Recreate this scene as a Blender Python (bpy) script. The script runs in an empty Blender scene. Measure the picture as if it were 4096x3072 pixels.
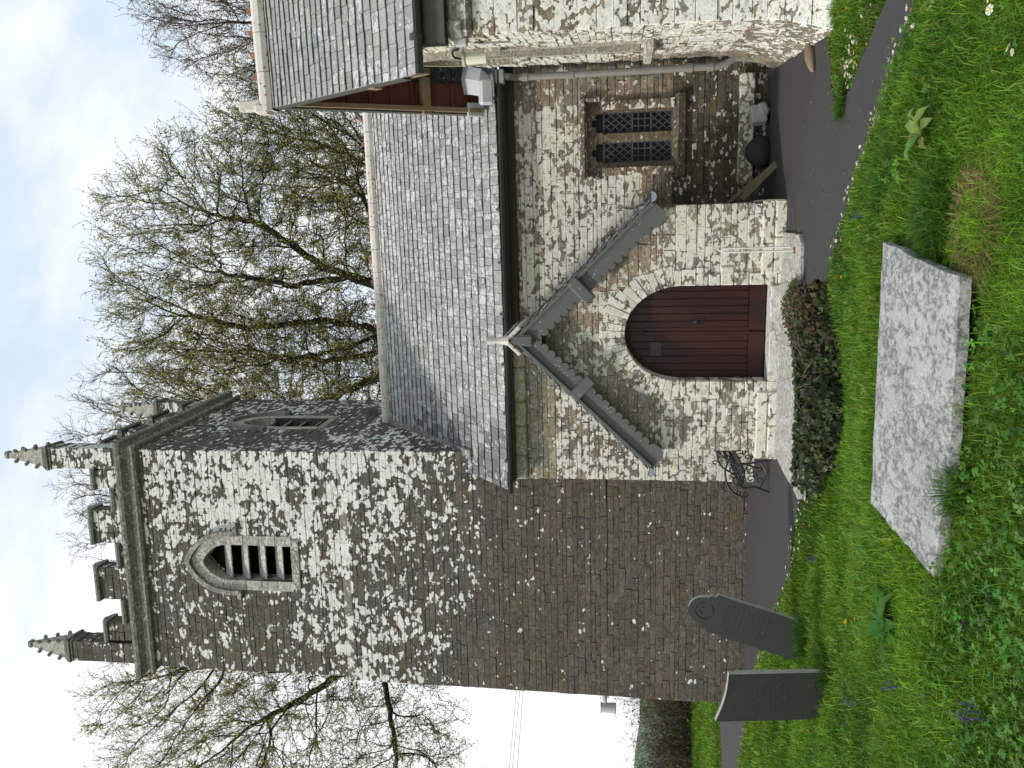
import bpy, bmesh, math, random
import numpy as np
from mathutils import Vector, Matrix
from mathutils.geometry import tessellate_polygon
R=random.Random(7); NR=np.random.default_rng(11)
C=bpy.context.scene.collection
PI=math.pi; TH=math.radians(12.2)
def V(*a): return Vector(a)
def wb(u,e,z=0.0): return Vector((u*math.cos(TH)+e*math.sin(TH), -u*math.sin(TH)+e*math.cos(TH), z))
def lerp(a,b,t): return a+(b-a)*t
def clamp(x,a=0.,b=1.): return max(a,min(b,x))
def sst(a,b,x):
    t=clamp((x-a)/(b-a)); return t*t*(3-2*t)

# ------------------------------------------------------------------ objects
class MB:
    def __init__(s): s.v=[]; s.f=[]; s.c=[]; s.l=[]; s.mi=[]; s.m=0
    def add(s,vs,fs,col=(.5,.5,.5),l=0.):
        b=len(s.v); s.v.extend(tuple(p) for p in vs)
        if callable(l): s.l.extend(l(p) for p in vs)
        else: s.l.extend([l]*len(vs))
        s.c.extend([(col[0],col[1],col[2],1.)]*len(vs))
        for f in fs: s.f.append(tuple(b+i for i in f)); s.mi.append(s.m)
    def build(s,name,mats,parent=None,smooth=False,loc=None):
        me=bpy.data.meshes.new(name); me.from_pydata(s.v,[],s.f)
        if not isinstance(mats,(list,tuple)): mats=[mats]
        for m in mats: me.materials.append(m)
        if len(mats)>1: me.polygons.foreach_set('material_index',s.mi)
        if s.v:
            a=me.attributes.new('col','FLOAT_COLOR','POINT'); a.data.foreach_set('color',np.array(s.c,dtype=np.float32).ravel())
            a=me.attributes.new('lich','FLOAT','POINT'); a.data.foreach_set('value',np.array(s.l,dtype=np.float32))
        if smooth: me.polygons.foreach_set('use_smooth',[True]*len(me.polygons))
        me.update()
        o=bpy.data.objects.new(name,me); C.objects.link(o)
        if parent is not None: o.parent=parent
        if loc is not None: o.location=loc
        return o
def np_mesh(name,verts,faces,mat,cols=None,parent=None):
    """verts (n,3), faces (m,k) arrays of one polygon size"""
    me=bpy.data.meshes.new(name); n=len(verts); m,k=faces.shape
    me.vertices.add(n); me.vertices.foreach_set('co',np.ascontiguousarray(verts,dtype=np.float32).ravel())
    me.loops.add(m*k); me.loops.foreach_set('vertex_index',np.ascontiguousarray(faces,dtype=np.int32).ravel())
    me.polygons.add(m); me.polygons.foreach_set('loop_start',np.arange(0,m*k,k,dtype=np.int32))
    me.update(calc_edges=True); me.materials.append(mat)
    if cols is not None:
        a=me.attributes.new('col','FLOAT_COLOR','POINT')
        c=np.ones((n,4),dtype=np.float32); c[:,:3]=cols; a.data.foreach_set('color',c.ravel())
    o=bpy.data.objects.new(name,me); C.objects.link(o)
    if parent is not None: o.parent=parent
    return o
def tag(o,label,cat,group=None,kind=None):
    o['label']=label
    if cat: o['category']=cat
    if group: o['group']=group
    if kind: o['kind']=kind
    return o
def empty(name,loc=(0,0,0),rz=0.):
    o=bpy.data.objects.new(name,None); C.objects.link(o); o.location=loc; o.rotation_euler=(0,0,rz); o.empty_display_size=.1
    return o
def copy_tree(o,parent=None):
    c=o.copy(); C.objects.link(c)
    if parent is not None: c.parent=parent
    for ch in list(o.children): copy_tree(ch,c)
    return c

def cube_t(bev):
    bm=bmesh.new(); bmesh.ops.create_cube(bm,size=1.)
    return bm
def box(mb,c,size,ax=None,col=(.5,.5,.5),l=0.,bev=0.):
    """box centred at c, size (x,y,z), ax 3 unit vectors"""
    if ax is None: ax=(V(1,0,0),V(0,1,0),V(0,0,1))
    bm=bmesh.new(); bmesh.ops.create_cube(bm,size=1.)
    for v in bm.verts: v.co=Vector((v.co.x*size[0],v.co.y*size[1],v.co.z*size[2]))
    if bev>0: bmesh.ops.bevel(bm,geom=bm.edges[:],offset=bev,segments=1,affect='EDGES')
    bm.verts.index_update(); c=Vector(c)
    mb.add([c+ax[0]*v.co.x+ax[1]*v.co.y+ax[2]*v.co.z for v in bm.verts],[[v.index for v in f.verts] for f in bm.faces],col,l)
    bm.free()
def bx(mb,x0,x1,y0,y1,z0,z1,col=(.5,.5,.5),l=0.,bev=0.):
    box(mb,((x0+x1)/2,(y0+y1)/2,(z0+z1)/2),(x1-x0,y1-y0,z1-z0),None,col,l,bev)
def tube(mb,pts,rad,n=8,col=(.5,.5,.5),cap=True,l=0.):
    pts=[Vector(p) for p in pts]; rr=rad if isinstance(rad,(list,tuple)) else [rad]*len(pts)
    vs=[];fs=[]; up=None
    for i,p in enumerate(pts):
        d=(pts[min(i+1,len(pts)-1)]-pts[max(i-1,0)]).normalized()
        if up is None: up=d.orthogonal().normalized()
        up=(up-d*up.dot(d))
        up=up.normalized() if up.length>1e-6 else d.orthogonal().normalized()
        w=d.cross(up)
        for k in range(n):
            a=2*PI*k/n; vs.append(p+(up*math.cos(a)+w*math.sin(a))*rr[i])
    for i in range(len(pts)-1):
        for k in range(n):
            fs.append((i*n+k,i*n+(k+1)%n,(i+1)*n+(k+1)%n,(i+1)*n+k))
    if cap: fs.append(tuple(reversed(range(n)))); fs.append(tuple((len(pts)-1)*n+k for k in range(n)))
    mb.add(vs,fs,col,l)
def plate(mb,outer,holes,P,N,d0,d1,col=(.5,.5,.5),l=0.,back=True):
    """flat plate from 2-D loops: front at P+N*d0, back at P+N*d1"""
    N=Vector(N); loops=[outer]+list(holes)
    tri=tessellate_polygon([[Vector((a,b,0)) for a,b in lp] for lp in loops])
    flat=[p for lp in loops for p in lp]
    fr=[Vector(P(a,b))+N*d0 for a,b in flat]; bk=[Vector(P(a,b))+N*d1 for a,b in flat]; n=len(flat)
    fs=[]
    for t in tri:
        a,b,c=(fr[i] for i in t)
        t=tuple(t)
        if (b-a).cross(c-a).dot(N)<0: t=t[::-1]
        fs.append(t)
        if back: fs.append(tuple(n+i for i in t[::-1]))
    o=0
    for lp in loops:
        k=len(lp)
        for i in range(k): j=(i+1)%k; fs.append((o+i,o+j,n+o+j,n+o+i))
        o+=k
    mb.add(fr+bk,fs,col,l)

# ------------------------------------------------------------------ materials
class NT:
    def __init__(s,mat):
        mat.use_nodes=True; s.t=mat.node_tree; s.t.nodes.clear(); s.out=s.n('ShaderNodeOutputMaterial')
    def n(s,k,**kw):
        x=s.t.nodes.new(k)
        for a,b in kw.items(): setattr(x,a,b)
        return x
    def set(s,node,name,v):
        sk=node.inputs[name] if not isinstance(name,int) else node.inputs[name]
        if isinstance(v,bpy.types.NodeSocket): s.t.links.new(v,sk)
        else: sk.default_value=v
    def math(s,op,a,b=0.5,c=None,clampit=False):
        m=s.n('ShaderNodeMath',operation=op,use_clamp=clampit); s.set(m,0,a); s.set(m,1,b)
        if c is not None: s.set(m,2,c)
        return m.outputs[0]
    def noise(s,vec,scale,detail=4.,rough=.55,out=0):
        m=s.n('ShaderNodeTexNoise'); s.set(m,'Vector',vec); s.set(m,'Scale',scale); s.set(m,'Detail',detail); s.set(m,'Roughness',rough)
        return m.outputs[out]
    def vor(s,vec,scale,feature='F1',out='Distance',rnd=1.):
        m=s.n('ShaderNodeTexVoronoi',feature=feature); s.set(m,'Vector',vec); s.set(m,'Scale',scale); s.set(m,'Randomness',rnd)
        return m.outputs[out]
    def step(s,x,a,b,lo=0.,hi=1.):
        m=s.n('ShaderNodeMapRange',interpolation_type='SMOOTHSTEP'); s.set(m,0,x); s.set(m,1,a); s.set(m,2,b); s.set(m,3,lo); s.set(m,4,hi)
        return m.outputs[0]
    def mix(s,f,a,b,mode='MIX'):
        m=s.n('ShaderNodeMix',data_type='RGBA',blend_type=mode); s.set(m,0,f)
        for i,v in ((6,a),(7,b)):
            if not isinstance(v,bpy.types.NodeSocket): v=(v[0],v[1],v[2],1.)
            s.set(m,i,v)
        return m.outputs[2]
    def vmath(s,op,a,b):
        m=s.n('ShaderNodeVectorMath',operation=op); s.set(m,0,a); s.set(m,1,b); return m.outputs[0]
    def coord(s,sc=(1,1,1),kind='Object'):
        tc=s.n('ShaderNodeTexCoord'); mp=s.n('ShaderNodeMapping'); s.set(mp,'Vector',tc.outputs[kind]); s.set(mp,'Scale',sc); return mp.outputs[0]
    def attr(s,name,out='Color'):
        a=s.n('ShaderNodeAttribute'); a.attribute_name=name; return a.outputs[out]
    def bsdf(s,col,rough=.8,bump=None,bs=.5,bd=.01,metal=0.,spec=.3):
        b=s.n('ShaderNodeBsdfPrincipled')
        s.set(b,'Base Color',col if isinstance(col,bpy.types.NodeSocket) else (col[0],col[1],col[2],1.)); s.set(b,'Roughness',rough); s.set(b,'Metallic',metal); s.set(b,'Specular IOR Level',spec)
        if bump is not None:
            k=s.n('ShaderNodeBump'); s.set(k,'Height',bump); s.set(k,'Strength',bs); s.set(k,'Distance',bd); s.set(b,'Normal',k.outputs[0])
        s.t.links.new(b.outputs[0],s.out.inputs[0]); return b
def newmat(name): m=bpy.data.materials.new(name); return m,NT(m)

def lich_mask(t,scl,lich):
    """white crustose lichen: round-edged blobs grown out of random spots, more of them where 'lich' is high"""
    co=t.coord((1,1,1.45))
    w=t.vmath('ADD',co,t.vmath('MULTIPLY',t.vmath('SUBTRACT',t.noise(co,14*scl,3,.6,1),(.5,.5,.5)),(.055/scl,.055/scl,.055/scl)))
    n1=t.noise(w,2.4*scl,4,.6); n2=t.noise(w,12*scl,5,.62)
    d1=t.vor(w,7.*scl); d2=t.vor(w,15*scl)
    f=t.math('ADD',t.math('MULTIPLY',n1,.58),t.math('MULTIPLY',n2,.42))
    f=t.math('ADD',f,t.math('MULTIPLY',t.math('SUBTRACT',.5,d1),.40))
    f=t.math('ADD',f,t.math('MULTIPLY',t.math('SUBTRACT',.5,d2),.30))
    th=t.math('MULTIPLY_ADD',lich,-.46,.735)
    ft=t.math('SUBTRACT',f,th)
    return ft,t.step(ft,-.006,.014),co
def stone_mat(name,lcol,ochre=.0,lcol2=None,scl=1.,dark=1.):
    m,t=newmat(name)
    lich=t.attr('lich','Fac'); col=t.attr('col')
    f,mask,co=lich_mask(t,scl,lich)
    nf=t.noise(co,48,6,.7); nm=t.noise(co,5.5,4,.6); ng=t.noise(t.coord((1,1,1.8)),17,5,.75)
    base=t.mix(1.,col,t.mix(nm,(.55*dark,.55*dark,.56*dark),(1.45*dark,1.42*dark,1.36*dark)),'MULTIPLY')
    base=t.mix(1.,base,t.mix(nf,(.5,.5,.5),(1.55,1.55,1.55)),'MULTIPLY')
    base=t.mix(1.,base,t.mix(t.step(ng,.30,.70),(.50,.50,.50),(1.55,1.53,1.5)),'MULTIPLY')
    if ochre>0:
        o=t.math('MULTIPLY',t.step(t.noise(co,19,5,.7),.57-.04*ochre,.66),t.step(t.noise(co,1.3,2,.5),.36,.60))
        base=t.mix(t.math('MULTIPLY',o,.75),base,(.20,.125,.048))
    # small grey lichen rings and specks everywhere
    sp=t.step(t.vor(co,24),.16,.11); sp=t.math('MULTIPLY',sp,t.step(t.noise(co,2.2,2,.5),.5,.62))
    base=t.mix(t.math('MULTIPLY',sp,.75),base,(.42,.42,.40))
    pit=t.step(t.noise(co,34,5,.68),.565,.66)
    lc=t.mix(t.step(t.noise(co,3.1,3,.5),.4,.62),lcol,lcol2 or lcol)
    lc=t.mix(1.,lc,t.mix(t.noise(co,26,5,.7),(.70,.70,.69),(1.22,1.22,1.22)),'MULTIPLY')
    lc=t.mix(t.math('MULTIPLY',t.step(t.noise(co,9,5,.7),.50,.62),.55),lc,(.40,.385,.34))
    lc=t.mix(t.math('MULTIPLY',pit,.70),lc,(.14,.13,.115))
    rim=t.math('MULTIPLY',t.step(f,-.06,.0),.5); base=t.mix(rim,base,(.035,.031,.027))  # dark outline round each lichen patch: its edge shadow put into the colour
    c=t.mix(mask,base,lc)
    h=t.math('ADD',t.math('MULTIPLY',nf,.6),t.math('ADD',t.math('MULTIPLY',mask,.45),t.math('MULTIPLY',pit,-.35)))
    t.bsdf(c,.9,h,.55,.012,spec=.2); return m
def slate_mat(name,lcol):
    m,t=newmat(name); lich=t.attr('lich','Fac'); col=t.attr('col')
    f,mask,co=lich_mask(t,1.6,lich)
    nf=t.noise(co,60,6,.7); nm=t.noise(co,7,4,.6)
    b=t.mix(1.,col,t.mix(nm,(.72,.72,.73),(1.3,1.3,1.28)),'MULTIPLY')
    b=t.mix(1.,b,t.mix(nf,(.7,.7,.7),(1.35,1.35,1.35)),'MULTIPLY')
    sp=t.math('MULTIPLY',t.step(t.noise(co,28,6,.75),.52,.64),.42)
    b=t.mix(sp,b,(.46,.46,.45))
    b=t.mix(t.math('MULTIPLY',t.step(t.noise(co,24,5,.75),.58,.68),.5),b,(.10,.098,.095))
    c=t.mix(t.math('MULTIPLY',mask,.8),b,lcol)
    t.bsdf(c,.72,t.math('ADD',nf,mask),.4,.006,spec=.3); return m
def plain(name,col,rough=.7,var=.35,scale=12.,bump=.3,metal=0.,spec=.3,spots=None,bd=.004):
    m,t=newmat(name); co=t.coord(); n=t.noise(co,scale,6,.65); n2=t.noise(co,scale*7,4,.65)
    c=t.mix(n,[x*(1-var) for x in col],[x*(1+var) for x in col]); c=t.mix(1.,c,t.mix(n2,(.8,.8,.8),(1.2,1.2,1.2)),'MULTIPLY')
    if spots:
        k=t.math('MULTIPLY',t.step(t.vor(co,spots[1]),.27,.2),t.step(t.noise(co,spots[1]*.35,3,.6),spots[2],spots[2]+.08))
        c=t.mix(k,c,spots[0])
    t.bsdf(c,rough,t.math('ADD',n,n2),bump,bd,metal,spec); return m
def attr_mat(name,rough=.8,trans=0.,var=.3,scale=30.,spec=.25):
    m,t=newmat(name); col=t.attr('col'); n=t.noise(t.coord(),scale,4,.6)
    c=t.mix(1.,col,t.mix(n,(1-var,)*3,(1+var,)*3),'MULTIPLY')
    b=t.bsdf(c,rough,spec=spec)
    if trans>0:
        tr=t.n('ShaderNodeBsdfTranslucent'); t.set(tr,'Color',t.mix(1.,c,(1.25,1.35,.7),'MULTIPLY')); mx=t.n('ShaderNodeMixShader'); t.set(mx,0,trans)
        t.t.links.new(b.outputs[0],mx.inputs[1]); t.t.links.new(tr.outputs[0],mx.inputs[2]); t.t.links.new(mx.outputs[0],t.out.inputs[0])
    return m
M={}
WHITE=(.80,.795,.765)
M['tower']=stone_mat('tower_stone',WHITE,1.7,(.74,.74,.71),.76)
M['aisle']=stone_mat('aisle_stone',(.68,.66,.56),.35,(.68,.67,.61),1.05)
M['porch']=stone_mat('porch_stone',(.66,.64,.535),.25,(.68,.67,.60),1.05)
M['chapel']=stone_mat('chapel_stone',(.80,.78,.69),.7,(.78,.77,.72),1.1)
M['dress']=stone_mat('dressed_stone',(.62,.615,.575),.2,(.56,.56,.53),1.5)
M['mould']=stone_mat('moulding_stone',(.45,.45,.42),.0,None,1.6)
M['slate']=slate_mat('roof_slate',(.55,.55,.54))
M['ridge']=plain('ridge_tile',(.58,.545,.495),.9,.25,9,.5,spots=((.33,.15,.09),13,.44))
M['terracotta']=plain('terracotta',(.27,.125,.085),.85,.3,14,.4,spots=((.58,.53,.46),22,.40))
M['barge']=plain('painted_bargeboard',(.098,.104,.098),.6,.18,6,.15,spots=((.42,.42,.39),26,.55))
M['gutter']=plain('gutter_paint',(.055,.058,.058),.45,.25,6,.1)
M['gutter_blue']=plain('gutter_end_paint',(.24,.27,.32),.5,.15,6,.1)
M['pipe']=plain('downpipe_paint',(.23,.22,.20),.55,.25,5,.15)
M['lead']=plain('lead_flashing',(.52,.55,.58),.45,.2,7,.3,spec=.5)
M['iron']=plain('cast_iron_paint',(.018,.018,.022),.42,.4,40,.2,spec=.5)
M['rust']=plain('rusty_white_paint',(.60,.58,.53),.7,.1,10,.3,spots=((.26,.10,.035),40,.46))
M['plate']=plain('dark_wall_plate',(.05,.036,.026),.8,.3,9,.3)
M['oak']=plain('oak_beam',(.26,.18,.11),.75,.3,9,.3)
M['redwood']=plain('red_rafter',(.13,.035,.028),.7,.35,9,.2)
M['dark']=plain('black_backing',(.012,.012,.012),.95,.2,5,0)
M['barge_old']=plain('weathered_board',(.085,.085,.07),.8,.3,9,.3)
M['concrete']=stone_mat('pale_concrete',(.60,.595,.56),0,(.54,.54,.52),2.2)
M['glass']=plain('leaded_glass',(.005,.005,.006),.5,.3,3,.05,spec=.25)
M['lattice']=plain('lattice_lead',(.075,.075,.075),.6,.2,9,0)
M['lampglass']=plain('frosted_glass',(.62,.62,.50),.25,.08,5,0,spec=.5)
M['lampgrey']=plain('grey_plastic',(.44,.44,.44),.5,.08,5,0)
M['cable']=plain('black_cable',(.02,.02,.02),.6,.2,5,0)
M['wood_plank']=plain('weathered_plank',(.16,.14,.09),.85,.3,9,.3)
M['bag']=plain('dark_rubber',(.028,.03,.03),.7,.3,9,.3)
M['block']=plain('grey_stone_block',(.40,.40,.39),.9,.15,6,.5)
M['loose']=plain('brown_stone',(.24,.185,.12),.92,.2,7,.5)
M['attr']=attr_mat('bark_and_leaf',.85,0.)
M['leaf']=attr_mat('young_leaf',.6,.35)
M['grass']=attr_mat('grass_blade',.62,.30,.2,9)
M['petal']=attr_mat('flower_petal',.6,.2,.05)
M['twig']=attr_mat('dry_twig',.9,0.)
def door_mat():
    m,t=newmat('stained_timber'); co=t.coord((9,9,.6)); n=t.noise(co,7,6,.6); n2=t.noise(t.coord((1,1,.25)),3,3,.5)
    c=t.mix(n,(.011,.0032,.003),(.028,.0068,.0055)); c=t.mix(t.math('MULTIPLY',t.step(n2,.45,.62),.7),c,(.040,.0085,.006)); 
    t.bsdf(c,.42,n,.15,.003,spec=.4); return m
M['door']=door_mat()
def grave_mat():
    m,t=newmat('grave_slate'); co=t.coord(); n=t.noise(co,3.5,6,.65); n2=t.noise(co,40,5,.7); st=t.noise(t.coord((30,30,2.)),2,4,.6)
    c=t.mix(n,(.010,.0125,.0105),(.024,.028,.023)); c=t.mix(1.,c,t.mix(st,(.72,.74,.72),(1.28,1.3,1.25)),'MULTIPLY')
    k=t.math('MULTIPLY',t.step(n2,.60,.70),t.step(t.noise(co,5,3,.5),.45,.6))
    c=t.mix(t.math('MULTIPLY',k,.6),c,(.22,.23,.20)); t.bsdf(c,.62,n2,.3,.004,spec=.35); return m
M['grave']=grave_mat()
M['grave_edge']=plain('slate_edge',(.36,.36,.33),.85,.3,22,.5)  # edges paler than the faces: sunlight from the left put into the colour
def ledger_mat():
    m,t=newmat('ledger_limestone'); co=t.coord(); w=t.vmath('ADD',co,t.vmath('MULTIPLY',t.noise(co,7,3,.6,1),(.05,.05,.05)))
    n=t.noise(w,24,7,.75); n2=t.noise(w,6,5,.65); n3=t.noise(co,60,5,.72)
    c=t.mix(t.step(n,.40,.62),(.19,.19,.19),(.50,.495,.475)); c=t.mix(t.math('MULTIPLY',t.step(n2,.47,.60),.75),c,(.50,.495,.475)); nb=t.noise(t.coord((1,1,1)),2.2,3,.5); c=t.mix(1.,c,t.mix(nb,(.60,.60,.60),(1.10,1.095,1.08)),'MULTIPLY')
    c=t.mix(t.math('MULTIPLY',t.step(n3,.54,.66),.6),c,(.15,.15,.148)); c=t.mix(t.math('MULTIPLY',t.step(t.vor(w,24),.2,.12),.6),c,(.58,.58,.57))
    t.bsdf(c,.88,t.math('ADD',n,n3),.75,.012,spec=.2); return m
M['ledger']=ledger_mat()
def tarmac_mat():
    m,t=newmat('tarmac'); co=t.coord(); n=t.noise(co,150,4,.7); n2=t.noise(co,1.4,4,.6)
    c=t.mix(n,(.028,.027,.0275),(.082,.079,.080)); c=t.mix(1.,c,t.mix(n2,(.80,.80,.80),(1.22,1.2,1.2)),'MULTIPLY')
    k=t.math('MULTIPLY',t.step(t.vor(co,16),.13,.09),t.step(t.noise(co,12,2,.5),.56,.6)); c=t.mix(k,c,(.36,.36,.34))
    ms=t.step(t.noise(co,2.6,4,.65),.60,.72); c=t.mix(t.math('MULTIPLY',ms,.25),c,(.055,.06,.035))
    t.bsdf(c,.86,n,.8,.006,spec=.3); return m
M['tarmac']=tarmac_mat()
def soil_mat():
    m,t=newmat('turf_soil'); co=t.coord(); n=t.noise(co,6,6,.65); n2=t.noise(co,60,4,.7)
    c=t.mix(n,(.032,.062,.010),(.065,.125,.018)); c=t.mix(1.,c,t.mix(n2,(.55,.55,.55),(1.4,1.4,1.4)),'MULTIPLY'); t.bsdf(c,.95,n2,.8,.02,spec=.1); return m
M['soil']=soil_mat()
M['hill']=plain('far_fields',(.10,.14,.09),.95,.3,.02,0)

# ------------------------------------------------------------------ masonry and slating
def stone_wall(mb,P,N,rows,z0,z1,h=(.07,.16),l=(.16,.55),colf=None,lichf=None,mort=(.2,.17,.13),gap=.006,prot=.016,free=(1,1),maxl=.3):
    """coursed rubble: every stone its own chamfered block; rows(z)->list of (ua,ub)"""
    N=Vector(N); z=z0
    while z<z1-1e-4:
        hh=R.uniform(*h)
        if R.random()<.12: hh*=1.35
        if z1-z-hh<h[0]*.7: hh=z1-z
        zm=z+hh/2
        for ua,ub in rows(zm):
            if ub-ua<.02: continue
            q=[(ua,z),(ub,z),(ub,z+hh),(ua,z+hh)]
            lm=lichf(*((ua+ub)/2,zm))*.75 if lichf else 0
            # mortar bed, cut into short lengths so that lichen density can follow the wall
            k=max(1,int((ub-ua)/.5))
            for i in range(k):
                a=lerp(ua,ub,i/k); b=lerp(ua,ub,(i+1)/k)
                mb.add([P(a,z)-N*.009,P(b,z)-N*.009,P(b,z+hh)-N*.009,P(a,z+hh)-N*.009],[(0,1,2,3)],mort,(lichf((a+b)/2,zm)-.05) if lichf else 0)
            u=ua
            while u<ub-1e-4:
                ll=R.uniform(*l)*(1.3 if hh>h[1]*.8 else 1.)
                if ub-u-ll<l[0]*.8: ll=ub-u
                g0=0 if u==ua else gap/3.5; g1=0 if u+ll>=ub-1e-4 else gap/3.5
                u0=u+g0;u1=u+ll-g1;za=z+gap/2;zb=z+hh-gap/2
                j=lambda s=.005:R.uniform(-s,s)
                pts=[(u0+j(.003),za+j(.003)),(u1+j(.003),za+j(.003)),(u1+j(.003),zb+j(.003)),(u0+j(.003),zb+j(.003))]
                if g0==0: pts[0]=(u0,za); pts[3]=(u0,zb)
                if g1==0: pts[1]=(u1,za); pts[2]=(u1,zb)
                c=.006; d=R.uniform(-.004,prot); tilt=[d+R.uniform(-.004,.004) for _ in range(4)]
                sg=((1,1),(-1,1),(-1,-1),(1,-1))
                inn=[P(pts[i][0]+sg[i][0]*c,pts[i][1]+sg[i][1]*c)+N*tilt[i] for i in range(4)]
                outr=[P(*pts[i])+N*(tilt[i]-.006) for i in range(4)]
                bk=[P(*pts[i])-N*.02 for i in range(4)]
                fs=[(0,1,2,3)]+[(i,4+i,4+(i+1)%4,(i+1)%4) for i in range(4)]+[(4+i,8+i,8+(i+1)%4,4+(i+1)%4) for i in range(4)]
                cc=colf((u0+u1)/2,zm); rl=R.gauss(0,.06)
                le=clamp(lichf((u0+u1)/2,zm)+rl,-.3,1.2) if lichf else 0
                mb.add(inn+outr+bk,fs,cc,[le]*4+[le-.18]*4+[le-.2]*4 if False else le)
                for q in range(4,12): mb.l[-12+q]=le-.05
                u+=ll
        z+=hh
def rect_rows(u0,u1): return lambda z:[(u0,u1)]
def cut(rows,hole):
    """hole(z)->(a,b) or None"""
    def f(z):
        out=[]; hb=hole(z)
        for a,b in rows(z):
            if not hb: out.append((a,b)); continue
            if hb[0]>a: out.append((a,min(b,hb[0])))
            if hb[1]<b: out.append((max(a,hb[1]),b))
        return [(a,b) for a,b in out if b-a>.03]
    return f
def slating(mb,P,N,T,rows,t0,t1,expo=(.15,.15),w=(.16,.3),colf=None,lichf=None,thick=.011,lift=.027):
    """courses of slates: P(s,t) on the roof plane, t up the slope, T unit up-slope vector"""
    N=Vector(N); T=Vector(T); t=t0
    while t<t1-.02:
        e=lerp(expo[0],expo[1],(t-t0)/(t1-t0))*R.uniform(.94,1.06)
        for sa,sb in rows(t):
            a0,b0=P(sa,t-.03),P(sb,t-.03); a1,b1=P(sa,t+e),P(sb,t+e)
            mb.add([a0-N*.012,b0-N*.012,b1-N*.012,a1-N*.012],[(0,1,2,3)],(.05,.05,.05),0)
            s=sa-(R.uniform(.0,.15))
            while s<sb-.01:
                ww=R.uniform(*w); x0=max(s,sa)+.004; x1=min(s+ww,sb)-.003; s+=ww
                if x1-x0<.02: continue
                lo=t+R.uniform(-.007,.007); sk=R.uniform(-.005,.005); tl=lift+R.uniform(-.004,.006)
                p=[P(x0,lo)+N*tl,P(x1,lo+sk)+N*(tl+R.uniform(-.003,.003)),P(x1,t+e+.03)+N*.003,P(x0,t+e+.03)+N*.003]
                b=[p[0]-N*thick,p[1]-N*thick,p[2]-N*thick,p[3]-N*thick]
                mb.add(p+b,[(0,1,2,3),(4,5,1,0),(5,6,2,1),(7,4,0,3)],colf((x0+x1)/2,t),(lichf((x0+x1)/2,t)+R.gauss(0,.1)) if lichf else 0)
        t+=e
def arch_pts(uc,hw,zb,zs,zt,n=10,pointed=True,rev=False):
    """outline of an arched opening, from bottom left up over and down to bottom right"""
    pts=[(uc-hw,zb)]
    rise=zt-zs
    if pointed:
        # two arcs: centre on springing line
        r=(hw*hw+rise*rise)/(2*hw); ac=math.atan2(rise,r-hw)
        L=[(uc-hw+r-r*math.cos(ac*i/n),zs+r*math.sin(ac*i/n)) for i in range(n+1)]
        L[-1]=(uc,zt)
        pts+=L+[(2*uc-a,b) for a,b in L[-2::-1]]
    else:
        pts+=[(uc-hw*math.cos(PI*i/(2*n)),zs+rise*math.sin(PI*i/(2*n))) for i in range(2*n+1)]
    pts.append((uc+hw,zb)); return pts
def arch_hole(uc,hw,zb,zs,zt,pointed=True):
    pts=arch_pts(uc,hw,zb,zs,zt,16,pointed); left=pts[1:2+16]
    def f(z):
        if z<zb or z>=zt: return None
        if z<=zs: return (uc-hw,uc+hw)
        for (a,b),(c,d) in zip(left,left[1:]):
            if b<=z<=d: x=lerp(a,c,(z-b)/max(1e-6,d-b)); return (x,2*uc-x)
        return None
    return f
def ring(mb,inner,outer,P,N,d_front,d_out,d_in,col,l,closed=False,chamf=0.):
    """band between two open outlines of equal length: front face, outer edge back to d_out, inner reveal back to d_in"""
    N=Vector(N); n=len(inner)
    A=[P(*p)+N*d_front for p in inner]; B=[P(*p)+N*d_front for p in outer]
    A2=[P(*p)+N*d_in for p in inner]; B2=[P(*p)+N*d_out for p in outer]
    fs=[]
    for i in range(n-1):
        fs+=[(i,n+i,n+i+1,i+1),(i+1,2*n+i+1,2*n+i,i),(n+i,3*n+i,3*n+i+1,n+i+1)]
    fs+=[(0,2*n,3*n,n),(n-1,2*n-1,4*n-1,3*n-1)]
    mb.add(A+B+A2+B2,fs,col,l)
def stonecol(base,var=.35,warm=.12):
    k=1+R.uniform(-var,var); w=R.uniform(-warm,warm); return (base[0]*k*(1+w),base[1]*k,base[2]*k*(1-w))

# ------------------------------------------------------------------ the church (local frame: x along the aisle wall, y into the building)
church=empty('church',(0,0,0),-TH)
tag(church,'old grey stone parish church with battlemented tower, white lichened walls, slate roofs and gabled porch','church')
def pf(p,q):
    """wall frame from plan point p to q: returns P(u,z), outward normal (to the right of p->q is outside)"""
    p=Vector((p[0],p[1],0)); q=Vector((q[0],q[1],0)); d=(q-p).normalized(); n=Vector((d.y,-d.x,0)); L=(q-p).length
    return (lambda u,z:p+d*u+Vector((0,0,z))),n,L,d
FL=(-8.66,13.17);FR=(-4.20,13.43);BRc=(-4.20,17.62);BL=(-8.56,17.40)
# --- tower
def tower_l(u,z,W=4.47):
    f=u/W
    if z>11.4: return lerp(.24,.58,sst(.25,.75,f))
    if z>8.4: return lerp(.31,.63,sst(.25,.85,f))
    if z>7.2: return .60-.1*(1-f)
    if z>5.5: return lerp(.50,.66,f) - .20*math.exp(-((f-.55)/.25)**2) - sst(6.6,5.5,z)*.12
    return lerp(.10,.32,sst(4.2,5.6,z))*(.7+.8*f*(z>4.6))-.06*sst(4.3,3.0,z)
def tower_c(u,z):
    b=(.098,.093,.086) if z>4.5 else (.094,.086,.075)
    c=stonecol(b,.15,.05)
    if R.random()<.012: c=(.105,.075,.06)
    return c
def side_l(u,z): return .36+.10*math.sin(u*1.3+z)-.22*sst(5.5,4.4,z)
tw=MB()
off=lambda z:(.045+.03*(7.25-z)/7.) if z<7.25 else 0.
WH=(.36,4.47*.474)
win_c=2.25; whole=arch_hole(win_c,.50,8.27,9.70,10.43)
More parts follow.
